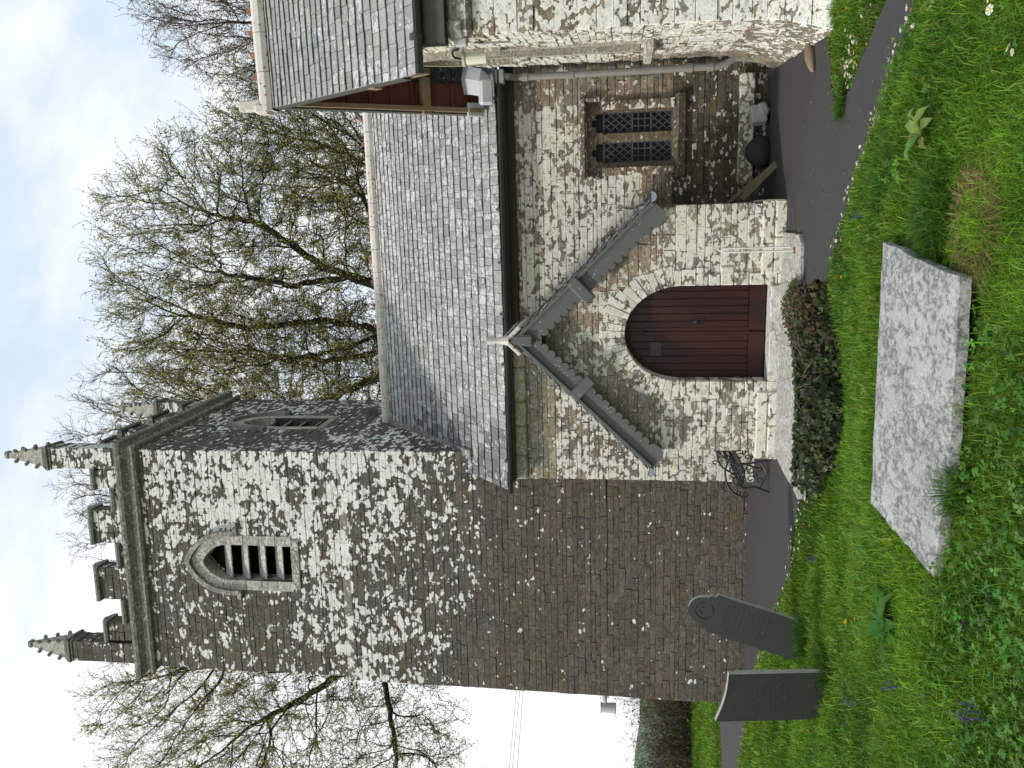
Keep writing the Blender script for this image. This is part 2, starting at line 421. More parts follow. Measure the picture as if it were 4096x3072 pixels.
for i,(p,q) in enumerate(((FL,FR),(FR,BRc),(BRc,BL),(BL,FL))):
    P,n,L,d=pf(p,q)
    P2=lambda u,z,P=P,n=n,L=L,d=d:P(u,z)+n*off(z)+d*(off(z)*(2*u/L-1))
    lf=tower_l if i==0 else side_l; 
    rows=rect_rows(0,L)
    if i==0: rows=cut(rows,whole)
    if i==1: rows=cut(rows,arch_hole(2.07,.50,8.27,9.70,10.43))
    if i<2:
        stone_wall(tw,P2,n,rows,-.25,7.25,(.07,.13),(.14,.46),tower_c,lf,(.125,.115,.098),prot=.009,gap=.005)
        stone_wall(tw,P2,n,rows,7.25,7.42,(.17,.17),(.4,.8),lambda u,z:stonecol((.20,.19,.175),.15,.05),lambda u,z:.55,(.12,.11,.09),prot=.006)
        stone_wall(tw,P2,n,rows,7.42,11.46,(.07,.14),(.14,.46),tower_c,lf,(.115,.105,.09),prot=.011,gap=.005)
    else:
        stone_wall(tw,P2,n,rows,-.25,11.46,(.25,.4),(.5,1.1),tower_c,lf)
tower=tw.build('tower_wall',M['tower'],church)
def sweep(mb,prof,corners,col,l):
    """profile (out,z) swept round a closed plan polygon with mitred corners (counter-clockwise seen from above)"""
    n=len(corners); cs=[Vector((a,b,0)) for a,b in corners]; rings=[]
    for i in range(n):
        a=(cs[i]-cs[i-1]).normalized(); b=(cs[(i+1)%n]-cs[i]).normalized()
        na=Vector((a.y,-a.x,0)); nb=Vector((b.y,-b.x,0)); m=(na+nb)/(1+na.dot(nb))
        rings.append([cs[i]+m*o+Vector((0,0,z)) for o,z in prof])
    k=len(prof); fs=[]
    for i in range(n):
        for j in range(k-1): fs.append((i*k+j,((i+1)%n)*k+j,((i+1)%n)*k+j+1,i*k+j+1))
    mb.add([p for r in rings for p in r],fs,col,l)
cor=[FL,FR,BRc,BL]
mb=MB(); sweep(mb,[(-.02,11.40),(.07,11.42),(.10,11.46),(.10,11.50),(.06,11.53),(.055,11.60),(.10,11.64),(.17,11.68),(.19,11.73),(.19,11.78),(.05,11.83),(-.1,11.84)],cor,(.20,.195,.178),.34)
mb.build('string_course',M['mould'],church)
# parapet: merlons and embrasures
pw=MB(); cop=[]
segs=[(.0,.095,12.9),(.095,.175,12.36),(.175,.275,11.98),(.275,.425,12.50),(.425,.54,11.98),(.54,.69,12.50),(.69,.80,11.98),(.80,.885,12.42),(.885,1.,12.9)]
for i,(p,q) in enumerate(((FL,FR),(FR,BRc),(BRc,BL),(BL,FL))):
    P,n,L,d=pf(p,q); nn=-n
    sg=[((1-b)*L,(1-a)*L,t) for a,b,t in reversed(segs)] if i==0 else [(a*L,b*L,t) for a,b,t in segs]
    for a,b,t in sg:
        if t>12.8: continue
        if i<2: stone_wall(pw,P,n,rect_rows(a,b),11.82,t,(.09,.15),(.15,.4),tower_c,(lambda u,z:tower_l(u,z)) if i==0 else (lambda u,z:.35),(.10,.09,.08))
        c=P((a+b)/2,0); box(pw,c-n*.155+Vector((0,0,(11.8+t)/2)),(b-a-.004,.28,t-11.8),(d,n,V(0,0,1)),(.10,.095,.085),.3)
        e=.03 if t>12.2 else -.002
        prof=[(.055,t-.015),(.075,t+.02),(.07,t+.06),(-.10,t+.15),(-.16,t+.15),(-.33,t+.06),(-.34,t+.02),(-.32,t-.015)]
        m=MB(); A=[P(a-e,0)+n*o+V(0,0,z) for o,z in prof]; B=[P(b+e,0)+n*o+V(0,0,z) for o,z in prof]; k=len(prof)
        m.add(A+B,[(j,k+j,k+(j+1)%k,(j+1)%k) for j in range(k)]+[tuple(reversed(range(k))),tuple(range(k,2*k))],(.23,.225,.205) if i==0 else (.13,.13,.12),.15)  # copings off the front darker: side shade put into their colour
        m.build('coping',M['mould'],church)
pw.build('parapet',M['tower'],church)
def pinnacle(c,dirs,lich):
    cx,cy=c; d,n=dirs; ax=(d,n,V(0,0,1)); s=.41
    m=MB()
    for sgn,(dd,nn) in enumerate(((d,n),(n,-d),(-d,-n),(-n,d))):
        o=V(cx,cy,0)+nn*(s/2)-dd*(s/2) if False else V(cx,cy,0)
        # face with outward normal nn; u axis so that outward is right of it
        ud=Vector((-nn.y,nn.x,0)); P=lambda u,z,o=o,nn=nn,ud=ud:o+nn*(s/2)+ud*(u-s/2)+V(0,0,z)
        stone_wall(m,P,nn,rect_rows(0,s),11.82,13.26,(.12,.19),(.2,.45),tower_c,lambda u,z:lich,(.1,.09,.08),prot=.012)
    sh=m.build('pinnacle',M['tower'],church)
    m=MB()
    for zz,hw,hh in ((13.26,.225,.05),(13.31,.25,.06),(13.37,.235,.04),(13.41,.21,.05)):
        box(m,(cx,cy,zz+hh/2),(hw*2,hw*2,hh),ax,(.17,.165,.15),.2,.012)
    m.build('cap_moulding',M['mould'],sh)
    m=MB(); b=.185; t=.05; z0,z1=13.46,14.30
    vs=[V(cx,cy,0)+d*(a*b)+n*(e*b)+V(0,0,z0) for a,e in ((-1,-1),(1,-1),(1,1),(-1,1))]+[V(cx,cy,0)+d*(a*t)+n*(e*t)+V(0,0,z1) for a,e in ((-1,-1),(1,-1),(1,1),(-1,1))]
    m.add(vs,[(0,1,5,4),(1,2,6,5),(2,3,7,6),(3,0,4,7),(4,5,6,7)],(.34,.335,.31),.25)
    box(m,(cx,cy,z1+.06),(.15,.15,.11),ax,(.30,.30,.28),.2,.03)
    m.build('spire',M['mould'],sh)
    for a,e in ((-1,-1),(1,-1),(1,1),(-1,1)):
        for k in range(3):
            m=MB(); f=(k+.55)/3.3; w=lerp(b,t,f)+.02; p=V(cx,cy,0)+d*(a*w)+n*(e*w)+V(0,0,lerp(z0,z1,f))
            rr=(d*a+n*e).normalized(); ss=Vector((-rr.y,rr.x,0))
            box(m,p,(.10,.075,.075),((rr+V(0,0,.5)).normalized(),ss,(V(0,0,1)-rr*.5).normalized()),(.27,.265,.245),.2,.025); m.build('crocket',M['mould'],sh)
Pf,nf_,Lf,df=pf(FL,FR); ns=V(1,0,0)
def corner(c,ix,iy): return (c[0]+ix*.215,c[1]+iy*.215)
pinnacle((FR[0]-.20,FR[1]+.19),(df,V(-df.y,df.x,0)),.55)
pinnacle((FL[0]+.22,FL[1]+.22),(df,V(-df.y,df.x,0)),.25)
pinnacle((BRc[0]-.20,BRc[1]-.22),(df,V(-df.y,df.x,0)),.45)
pinnacle((BL[0]+.22,BL[1]-.2),(df,V(-df.y,df.x,0)),.3)
# louvred belfry windows
def belfry(P,n,d,uc,lich):
    ins=arch_pts(uc,.36,8.40,9.70,10.24,12); out=arch_pts(uc,.55,8.40,9.70,10.48,12)
    m=MB()
    # blocks of the surround with open joints
    ring(m,ins,out,P,n,.004,-.05,-.30,(.09,.085,.075),0)
    def sub_(a,b,k): return [(lerp(a[0],b[0],q/k),lerp(a[1],b[1],q/k)) for q in range(k+1)]
    I=sub_(ins[0],ins[1],4)[:-1]+ins[1:-1:2]+[]+sub_(ins[-2],ins[-1],4)[1:]; O=sub_(out[0],out[1],4)[:-1]+out[1:-1:2]+[]+sub_(out[-2],out[-1],4)[1:]
    for k in range(len(I)-1):
        g=lambda A,q:(lerp(A[k][0],A[k+1][0],q),lerp(A[k][1],A[k+1][1],q))
        if math.hypot(I[k][0]-I[k+1][0],I[k][1]-I[k+1][1])<.01: continue
        e=.018 if k not in (4,) else .018
        ring(m,[g(I,e),g(I,1-e)],[g(O,e),g(O,1-e)],P,n,.016+R.uniform(-.004,.006),-.05,-.28,stonecol((.36,.355,.33),.14,.04),lich+R.uniform(-.08,.14))
    bx_=lambda u0,u1,z0,z1,d0,d1,c:box(m,P((u0+u1)/2,(z0+z1)/2)+n*(d0+d1)/2,(u1-u0,d1-d0,z1-z0),(d,n,V(0,0,1)),c,lich,.01)
    bx_(uc-.50,uc+.50,8.25,8.415,-.28,.03,(.26,.25,.22))
    w=m.build('belfry_window',M['dress'],church)
    m=MB(); hi=[p for p in arch_pts(uc,.55,9.50,9.70,10.49,10)]; ho=[p for p in arch_pts(uc,.64,9.50,9.70,10.60,10)]
    ring(m,hi,ho,P,n,.085,-.02,-.02,(.22,.215,.195),lich)
    for sx in (-1,1): box(m,P(uc+sx*.64,9.50)+n*.03,(.17,.11,.09),(d,n,V(0,0,1)),(.2,.195,.18),lich,.01)
    m.build('hood_mould',M['mould'],w)
    m=MB(); h2=arch_pts(uc,.37,8.36,9.70,10.26,10)
    plate(m,h2,[],P,n,-.36,-.40,(.01,.01,.01)); m.build('opening',M['dark'],w)  # black sheet behind the louvres in place of the unlit inside
    for k in range(4):
        z=8.68+k*.35; hw=.355
        if z>9.6: hw=.335
        m=MB(); t=V(0,0,1)
        a=(n*.64-V(0,0,.77)).normalized(); up=d.cross(a); 
        box(m,P(uc,z+.05)-n*.15,(2*hw,.30,.026),(d,a,up),(.36,.355,.34),.42,.004); m.build('louvre',M['dress'],w)
belfry(Pf,nf_,df,win_c,.40)
Ps,nsd,Ls,dsd=pf(FR,BRc); belfry(Ps,nsd,dsd,2.07,.15)

# --- aisle
A0,A1,AE=-4.40,2.40,12.752
def aisle_l(u,z):
    if u<-2.0:
        if z>3.25: return .22
        if z>2.0: return lerp(.62,.46,(u+4.4)/2.)
        return .66
    b=.66*sst(1.62,2.05,z)*sst(3.95,3.70,z)+.30*sst(2.05,1.2,z)
    b*=1-.70*sst(1.45,1.75,u+.1*math.sin(z*5))
    if u>.4 and z<1.35: b=.20
    if -.1<u and z<1.6: b=min(b,.20)
    return b+.04
def aisle_c(u,z):
    if u<-2 and z>3.2: return stonecol((.23,.22,.165),.14,.06)
    if u<-2: return stonecol((.20,.18,.14),.25,.1)
    if z<1.4: return stonecol((.085,.075,.057),.3,.12)  # lower courses dark: own stone colour plus porch shadow put into it
    return stonecol((.205,.18,.142),.18,.08)
aw=MB(); PA=lambda u,z:V(u,AE,z); NA=V(0,-1,0)
hole=lambda z:(.56,1.66) if 1.22<z<2.68 else None
stone_wall(aw,PA,NA,cut(rect_rows(A0,A1),hole),-.25,3.86,(.06,.15),(.12,.42),aisle_c,aisle_l,(.21,.175,.125))
Pw,nw,Lw,dw=pf((A0,17.0),(A0,AE))
stone_wall(aw,Pw,nw,rect_rows(0,Lw),-.25,4.1,(.08,.16),(.2,.5),aisle_c,lambda u,z:.5)
aw.build('aisle_wall',M['aisle'],church)
mb=MB()
x=A0
while x<-1.8: 
    w=R.uniform(.35,.6); bx(mb,x,min(x+w,-1.75)-.004,AE-.10,AE+.02,3.73,3.93,stonecol((.30,.30,.22),.1,.04),.1,.025); x+=w
mb.build('cornice',M['dress'],church)
mb=MB(); bx(mb,-1.7,A1,AE-.07,AE+.02,3.80,3.95,(.1,.07,.05),0,.01); mb.build('wall_plate',M['plate'],church)
# roof of the aisle
ez0,ey0=4.03,12.50; rz,ry=7.00,15.50
T=V(0,ry-ey0,rz-ez0); LT=T.length; T=T/LT; NRf=V(0,-T.z,T.y)
PR=lambda s,t:V(s,ey0,ez0)+T*t
def aisle_rows(t):
    y=ey0+T.y*t
    return [((A0-.13) if y<13.45 else FR[0]+.0,3.6)]
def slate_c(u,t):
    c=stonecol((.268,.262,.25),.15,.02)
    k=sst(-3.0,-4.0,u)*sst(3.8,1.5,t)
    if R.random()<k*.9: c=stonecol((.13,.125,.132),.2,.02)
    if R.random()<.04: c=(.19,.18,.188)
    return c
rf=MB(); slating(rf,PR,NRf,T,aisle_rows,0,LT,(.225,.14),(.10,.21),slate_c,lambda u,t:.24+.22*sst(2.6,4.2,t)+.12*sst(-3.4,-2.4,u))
rf.build('aisle_roof',M['slate'],church)
mb=MB(); bx(mb,A0,3.6,12.55,12.75,3.93,3.99,(.1,.1,.1)); 
box(mb,(FR[0]+.05,14.45,6.0),(.06,3.0,.1),None,(.16,.15,.14)) if False else None
mb.build('soffit_board',M['barge_old'],church)
def ridge_run(p,q,along,z,r=.13,step=.45,crest=True,name='ridge_tiles'):
    m=MB(); p=Vector(p);q=Vector(q);d=(q-p).normalized();L=(q-p).length; side=V(-d.y,d.x,0); k=0.
    while k<L-.02:
        e=min(k+step-.008,L); n=8; vs=[]
        dz=R.uniform(-.006,.006)
        for s in (k,e):
            for i in range(n+1):
                a=-.75+ (PI+1.5)*i/n
                vs.append(p+d*s+side*(r*math.cos(a))+V(0,0,r*math.sin(a)*.9-.02+dz))
        fs=[(i,i+1,n+2+i,n+1+i) for i in range(n)]
        fs+=[tuple(range(n,-1,-1)),tuple(range(n+1,2*n+2))]
        m.add(vs,fs)
        k+=step
    return m.build(name,M['ridge'],church)
rd=ridge_run((FR[0]+.02,ry,rz+.04),(3.6,ry,rz+.04),None,0)
mb=MB(); 
for i in range(17):
    x=FR[0]+.25+i*.45+R.uniform(-.03,.03); mb=MB(); box(mb,(x,ry,rz+.165),(.075,.05,.05),None,(.3,.1,.06),0,.012); mb.build('ridge_crest',M['terracotta'],rd)
# lead/stone weathering where roof meets tower
mb=MB(); box(mb,PR(FR[0]+.06,LT*.62)+NRf*.05,(.14,LT*.74,.05),(V(1,0,0),T,NRf),(.17,.16,.15),.3,.01); mb.build('flashing',M['mould'],church)
def half_gutter(m,p,q,r=.06,wall=.008,n=8,cap=True):
    p=Vector(p);q=Vector(q);d=(q-p).normalized();side=V(-d.y,d.x,0).normalized()
    vs=[]
    for e in (p,q):
        for i in range(n+1):
            a=PI+PI*i/n; vs.append(e+side*(r*math.cos(a))+V(0,0,r*math.sin(a)))
        for i in range(n,-1,-1):
            a=PI+PI*i/n; vs.append(e+side*((r-wall)*math.cos(a))+V(0,0,(r-wall)*math.sin(a)))
    k=2*n+2
    m.add(vs,[(i,(i+1)%k,k+(i+1)%k,k+i) for i in range(k)]+([tuple(range(n+1)),tuple(k+i for i in range(n,-1,-1))] if cap else []))
mb=MB(); half_gutter(mb,(A0-.16,12.43,4.02),(2.14,12.43,4.0),.062)
for i in range(8): tube(mb,[(A0+.4+i*.82+o,12.43,4.02) for o in (-.02,.02)],.066,10)
mb.build('gutter',M['gutter'],church)
# downpipe at inner corner
mb=MB(); px,py=2.05,12.60
tube(mb,[(px,12.46,3.95),(px,12.48,3.84),(px,py,3.70),(px,py,.75),(px+.03,py,.62),(px+.10,py,.50),(px+.10,py,.10),(px+.08,12.5,.03)],.052,10)
for z in (3.6,2.9,1.15,.85,.30): tube(mb,[(px if z>.5 else px+.10,py,z-.045),(px if z>.5 else px+.10,py,z+.045)],.066,10)
dp=mb.build('downpipe',M['pipe'],church,smooth=False)
mb=MB(); bx(mb,px-.10,px+.10,12.38,12.56,3.90,4.02,bev=.01); mb.build('hopper',M['lead'],dp)
# two-light leaded window
def lead_window():
    m=MB(); P=PA; n=NA
    def light(c,hw):
        o=[(c-hw,1.38)]; zs=2.38
        o.append((c-hw,zs))
        # cusped head: five round lobes
        lob=[(-.115,2.40,.055),(-.085,2.485,.058),(0,2.545,.06),(.085,2.485,.058),(.115,2.40,.055)]
        cx,cz=0,2.38
        for dx,z,r in lob:
            a0=math.atan2(z-cz,dx); 
            for k in range(-4,5):
                a=a0-k*.32; o.append((c+dx+r*math.cos(a),max(zs,z+r*math.sin(a))))
        o.append((c+hw,zs)); o.append((c+hw,1.38))
        return [(a,b) for a,b in o][::-1]
    c1,c2,hw=.905,1.345,.155
    plate(m,[(.555,1.20),(1.665,1.20),(1.665,2.70),(.555,2.70)],[light(c1,hw),light(c2,hw)],P,n,-.05,-.22,(.135,.11,.082),.14)
    w=m.build('window',M['dress'],church)
    m=MB(); col=(.14,.118,.088)
    bx(m,.50,1.72,AE-.10,AE-.01,2.69,2.78,col,.3,.02)
    for x in (.50,1.655): bx(m,x,x+.065,AE-.10,AE-.01,2.46,2.688,col,.3,.02)
    m.build('hood_mould',M['dress'],w)
    m=MB(); box(m,(1.11,AE+.0,1.28),(1.22,.22,.13),(V(1,0,0),V(0,.94,.34),V(0,-.34,.94)),(.11,.095,.07),.18,.01); m.build('sill',M['dress'],w)
    for cs in ((.555,.68),(1.53,1.665)):
        m=MB(); z=1.34
        while z<2.44:
            h=R.uniform(.16,.3); bx(m,cs[0],cs[1],AE-.075,AE+.02,z,min(z+h,2.45)-.006,stonecol((.16,.135,.10),.15),.42,.01); z+=h
        m.build('jamb',M['aisle'],w)
    for c in (c1,c2):
        m=MB(); bx(m,c-.2,c+.2,AE+.125,AE+.135,1.3,2.65); pane=m.build('pane',M['glass'],w)
        m=MB(); y=AE+.10; Y=V(0,1,0)
        def bar(x0,z0,x1,z1,w=.012): 
            a=V(x0,y,z0);b=V(x1,y,z1); dd=(b-a); L=dd.length; dd.normalize(); box(m,(a+b)/2,(w,.014,L),(dd.cross(Y),Y,dd))
        x0,x1=c-hw,c+hw
        for za,zb in ((1.40,1.66),(2.0,2.38)):
            pass
        for za,zb in ((1.39,1.70),(1.98,2.42)):
            s=.105; H=zb-za; k=-6
            while k<10:
                for sg in (1,-1):
                    # line x = k*s + sg*(z-za)*.8 clipped
                    t0,t1=0.,H
                    xa=(lambda t:(x0+k*s+.8*t) if sg>0 else (x1-k*s-.8*t))
                    tt=[t for t in np.linspace(0,H,60) if x0<=xa(t)<=x1]
                    if len(tt)>2: bar(xa(tt[0]),za+tt[0],xa(tt[-1]),za+tt[-1])
                k+=1
        for z in (1.39,1.70,1.98,2.42): bar(x0,z,x1,z,.022)
        for z in (1.79,1.89): bar(x0,z,x1,z,.013)
        for f in (.33,.67): bar(lerp(x0,x1,f),1.70,lerp(x0,x1,f),1.98,.013)
        for x in (x0+.006,x1-.006): bar(x,1.39,x,2.5,.02)
        m.build('lattice',M['lattice'],pane)
lead_window()

# --- porch
E0=10.997; PL,PRr=-3.33,.07; PC=-1.70; PTOP=3.55
PP=lambda u,z:V(u,E0,z); NP=V(0,-1,0)
dc,dhw,dzb,dzs,dzt=-1.668,.661,.05,1.33,2.10
def porch_l(u,z):
    r=math.hypot((u-dc),(z-1.33)*.95)
    if z<1.45: b=.66-.14*sst(1.0,1.45,z)*(u<-2.6)
    elif z<2.3: b=lerp(.62,.30,sst(1.4,1.95,z))
    else: b=.30
    if abs(u-dc)<.55 and 2.3<z<2.95: b=.52
    if z>2.95: b=.10
    if u<-2.4 and z>1.5: b-=.16*sst(1.5,1.9,z)  # lichen thinned on the left gable: bargeboard shade put into the coverage
    if -.75<u and z>1.6: b-=.10
    return b
def porch_c(u,z):
    if z>1.6 and u>dc: return stonecol((.265,.23,.18),.16,.06)  # right of the gable lighter tan: light from the left put in
    return stonecol((.235,.215,.175),.16,.05)
pwll=MB()
def porch_rows(z):
    a,b=PL,PRr
    if z>1.75:
        k=(z-1.75)/.99; a=max(a,PC-1.87+k+.0); b=min(b,PC+1.87-k)
    return [(a,b)]
stone_wall(pwll,PP,NP,cut(porch_rows,arch_hole(dc,dhw+.13,-.3,dzs,dzt+.16,False)),-.3,PTOP,(.075,.15),(.14,.42),porch_c,porch_l,(.27,.225,.165))
Pl,nl,Ll,dl=pf((PL,AE),(PL,E0)); stone_wall(pwll,Pl,nl,rect_rows(0,Ll),-.3,1.95,(.08,.15),(.2,.5),porch_c,lambda u,z:.6)
Pr_,nr_,Lr,dr=pf((PRr,E0),(PRr,AE)); stone_wall(pwll,Pr_,nr_,rect_rows(0,Lr),-.3,1.95,(.08,.15),(.2,.5),lambda u,z:stonecol((.10,.09,.07)),lambda u,z:.12)  # right wall darker than the left: shade put into its stone colour
pwll.build('porch_wall',M['porch'],church)
for a,b,sx0,sx1 in ((PL-.11,dc-dhw-.14,PL-.11,PL),(dc+dhw+.14,PRr+.035,PRr,PRr+.035)):
    mb=MB()
    for za,zb in ((-.3,.14),(.14,.30)):
        x=a
        while x<b-.01:
            w=R.uniform(.4,.8); w=b-x if b-x-w<.25 else w
            bx(mb,x,x+w-.006,E0-.075+.02*(za>0),E0+.02,za,zb-.006,stonecol((.2,.18,.14),.15),.74,.018); x+=w
    bx(mb,sx0,sx1,E0-.05,E0+.9,-.3,.30,(.2,.18,.14),.74,.02)
    mb.build('plinth',M['porch'],church)
# arch ring and jamb stones
vo=MB(); nv=25
for i in range(nv):
    a0=PI*i/nv; a1=PI*(i+1)/nv; r0h,r0v=dhw,dzt-dzs; ex=R.uniform(.25,.36) if 2<i<nv-3 else R.uniform(.2,.28)
    pts=[]
    for a,e in ((a0+.004,0),(a1-.004,0),(a1-.003,ex),(a0+.003,ex*R.uniform(.9,1.08))): pts.append((dc+(r0h+e)*math.cos(a),dzs+(r0v+e)*math.sin(a)))
    d=R.uniform(.008,.024); fr=[PP(*p)+NP*(d+R.uniform(-.008,.008)) for p in pts]; bk=[PP(*p)-NP*.30 for p in pts]
    cm=sum((Vector(f) for f in fr),Vector())/4; fi=[f+(cm-f)*.07+NP*.006 for f in fr]
    vo.add(fi+fr+bk,[(0,1,2,3)]+[(k,4+k,4+(k+1)%4,(k+1)%4) for k in range(4)]+[(4+k,8+k,8+(k+1)%4,4+(k+1)%4) for k in range(4)],stonecol((.21,.185,.145),.15),clamp(.64+R.gauss(0,.06)))
for sx in (-1,1):
    z=-.05
    while z<dzs-.01:
        h=R.uniform(.10,.22); h=dzs-z if dzs-z-h<.08 else h; w=R.uniform(.14,.30)
        u0=dc+sx*dhw; u1=u0+sx*w
        bx(vo,min(u0,u1),max(u0,u1),E0-.03,E0+.30,z+.004,z+h-.004,stonecol((.21,.185,.145),.15),clamp(.67+R.gauss(0,.08)) if sx>0 else clamp(.6+R.gauss(0,.1)),.012); z+=h
vo.build('door_arch',M['porch'],church)
# doors
DP=lambda u,z:V(u,E0+.25,z)
for sx in (-1,1):
    m=MB(); o=[p for p in arch_pts(dc,dhw+.02,.17,dzs,dzt+.02,14,False)]
    half=[(a,b) for a,b in o if (a-dc)*sx>=.003]; 
    if sx<0: half=half+[(dc-.003,dzt+.02),(dc-.003,.17)]
    else: half=[(dc+.003,.17),(dc+.003,dzt+.02)]+half
    plate(m,half,[],DP,NP,0,-.05); dl_=m.build('door',M['door'],church)
    m=MB()
    for k in range(6):
        u=dc+sx*(.04+.105*k+.052); top=dzs+(dzt-dzs)*math.sqrt(max(.02,1-((u+sx*.05-dc)/(dhw+.02))**2))-.05
        box(m,DP(u,(.40+top)/2)+NP*.008,(.097,.016,top-.40),None,bev=.005)
    m.build('board',M['door'],dl_)
    m=MB(); box(m,DP(dc+sx*.335,.28)+NP*.012,(.64,.024,.21),None,bev=.006); box(m,DP(dc+sx*.03,1.1)+NP*.012,(.055,.022,1.45),None,bev=.005); box(m,DP(dc+sx*.63,.86)+NP*.012,(.05,.022,.94),None,bev=.005)
    m.build('rail',M['door'],dl_)
    if sx>0:
        m=MB(); c=DP(dc+.13,1.06)+NP*.035
        tube(m,[c+V(.045*math.cos(a),-.004,.045*math.sin(a)) for a in np.linspace(0,2*PI,17)],.008,6); box(m,c+V(0,.014,.055),(.05,.02,.06),None,bev=.006)
        m.build('ring_handle',M['iron'],dl_)
    else:
        m=MB(); box(m,DP(dc-.25,1.66)+NP*.020,(.20,.008,.15),None); m.build('notice',plain('faded_notice',(.055,.045,.05),.6,.1),dl_)
mb=MB(); bx(mb,dc-dhw-.0,dc+dhw+.0,E0-.05,E0+.30,-.1,.155,(.42,.40,.36),.75,.015); mb.build('threshold',M['dress'],church)
# porch roof
py0,py1=10.72,14.6; apz=3.66; slope=math.radians(46.2); half=1.83
for sx in (-1,1):
    Tn=V(-sx*math.cos(slope),0,math.sin(slope)); Nn=V(sx*math.sin(slope),0,math.cos(slope)); LTp=half/math.cos(slope)
    P0=lambda s,t,Tn=Tn,sx=sx:V(PC+sx*half,s,apz-half*math.tan(slope))+Tn*t
    def prow(t,sx=sx):
        z=apz-half*math.tan(slope)+math.sin(slope)*t
        ye=AE-.02 if z<4.0 else 14.5
        return [(py0,ye)]
    m=MB(); slating(m,P0,Nn,Tn,prow,0,LTp,(.2,.17),(.16,.3),lambda u,t:stonecol((.15,.15,.165),.25,.02),lambda u,t:.12)
    m.build('porch_roof',M['slate'],church)
    m=MB(); half_gutter(m,(PC+sx*(half+.055),py0-.03,apz-half*math.tan(slope)-.0),(PC+sx*(half+.055),AE-.05,apz-half*math.tan(slope)-.02),.068); m.build('porch_gutter',M['gutter_blue'],church)
    # scalloped barge board
    def BP(s,w,Tn=Tn,sx=sx,Nn=Nn): return P0(py0+.03,s)-Nn*(w+.012)
    sc=.128; n=int((LTp-.05)/sc); top=[(-.02,0.),(LTp,0.)]; low=[]
    drop=.215
    # mitred apex end then scallops back to the foot
    low.append((LTp-.012-drop*math.tan(slope)*0-.19,drop+.02))
    s=LTp-.22
    while s>.28:
        for k in range(6):
            a=PI*k/5; low.append((s-sc/2+sc/2*math.cos(a)*.98,drop+.066*math.sin(a)))
        s-=sc
    low+= [(.20,drop+.07),(.10,drop+.085),(.02,drop+.06),(-.03,drop-.0)]
    m=MB(); plate(m,top+low,[],BP,NP,0.,-.04)
    bb=m.build('bargeboard',M['barge'],church)
    m=MB(); box(m,P0(py0+.005,LTp/2)-Nn*.03,(LTp,.05,.05),(Tn,V(0,1,0),Nn),bev=.006); m.build('barge_moulding',M['barge'],bb)
    m=MB(); box(m,P0(py0-.0,LTp*.555)-Nn*.19,(.165,.10,.38),(Tn,V(0,1,0),Nn),bev=.02); m.build('purlin_end',M['barge'],church)
    m=MB(); box(m,(PC+sx*(half-.27),E0-.09,1.80),(.20,.24,.24),None,(.15,.13,.10),.1,.05); box(m,(PC+sx*(half-.27),E0-.05,1.66),(.16,.14,.10),None,(.15,.13,.10),.1,.03); m.build('corbel',M['aisle'],church)
mb=MB(); box(mb,(PC,py0+.00,apz-.14),(.17,.06,.34),None,bev=.03); mb.build('apex_board',M['barge'],church)
# ridge tiles with a cable crest and the terracotta finial
prr=ridge_run((PC,py0+.05,apz+.02),(PC,14.4,apz+.02),None,0,.085,.35)
mb=MB(); 
for i in range(26): box(mb,(PC+.0,py0+.2+i*.062,apz+.125),(.035,.045,.06),(V(1,0,0),V(0,.86,.5),V(0,-.5,.86)),bev=.012)
mb.build('ridge_crest',M['ridge'],prr)
mb=MB(); 
tube(mb,[(PC,py0+.0,apz+.03),(PC,py0-.0,apz+.14),(PC,py0,apz+.20),(PC,py0,apz+.27),(PC,py0,apz+.34)],[.075,.05,.045,.05,.055],8)
for sx in (-1,1): box(mb,(PC+sx*.10,py0,apz-.03),(.28,.09,.055),(V(sx*.69,0,-.72),V(0,1,0),V(sx*.72,0,.69)),bev=.012)
mb.build('finial',M['ridge'],church)

# --- chapel at the right
CX,CY0,CY1=1.95,9.10,12.30
def chap_l(u,z): return .66 if z>1.4 else .74
def chap_c(u,z): return stonecol((.225,.20,.155),.2,.08)
cw=MB()
CR=3.2
def fl_(z): return (.03*(4-z)/4+ (.20*((.9-z)/.9)**2 if z<.9 else 0.))
Pcf=lambda u,z:V(CX+u-fl_(z)*(1-u/CR),CY0-fl_(z),z)
stone_wall(cw,Pcf,V(0,-1,0),rect_rows(0,CR),-.25,3.75,(.12,.26),(.25,.6),chap_c,chap_l,(.17,.14,.10),prot=.03)
win=arch_hole(1.62,.42,1.85,3.95,4.75)
Pcw0=lambda u,z:V(CX-fl_(z),CY1-u+fl_(z)*0,z)
Pcw=lambda u,z:V(CX-fl_(z)+.22*(1-u/(CY1-CY0)),lerp(CY1,CY0-fl_(z),u/(CY1-CY0)),z)
def cwr(z):
    Wd=CY1-CY0
    if z<4.05: return [(0,Wd)]
    k=(z-4.05)/1.31; return [(min(Wd/2-.02,k),max(Wd/2+.02,Wd-k))]
stone_wall(cw,Pcw,V(-1,0,0),cut(cwr,win),-.25,6.0,(.07,.15),(.13,.36),chap_c,lambda u,z:(.70 if z>.75 else .45)-.55*sst(.75,.35,u)*sst(2.6,1.6,z),(.16,.12,.08),prot=.022)
cw.build('chapel_wall',M['chapel'],church)
mb=MB(); bx(mb,CX-.02,CX+CR,CY0-.10,CY0+.1,3.75,4.02,(.24,.235,.21),.25,.05)
x=CX-.03
bx(mb,CX-.05,CX+.20,CY0-.13,CY0+.25,3.78,4.06,(.22,.215,.19),.3,.08); mb.build('eaves_cornice',M['dress'],church)
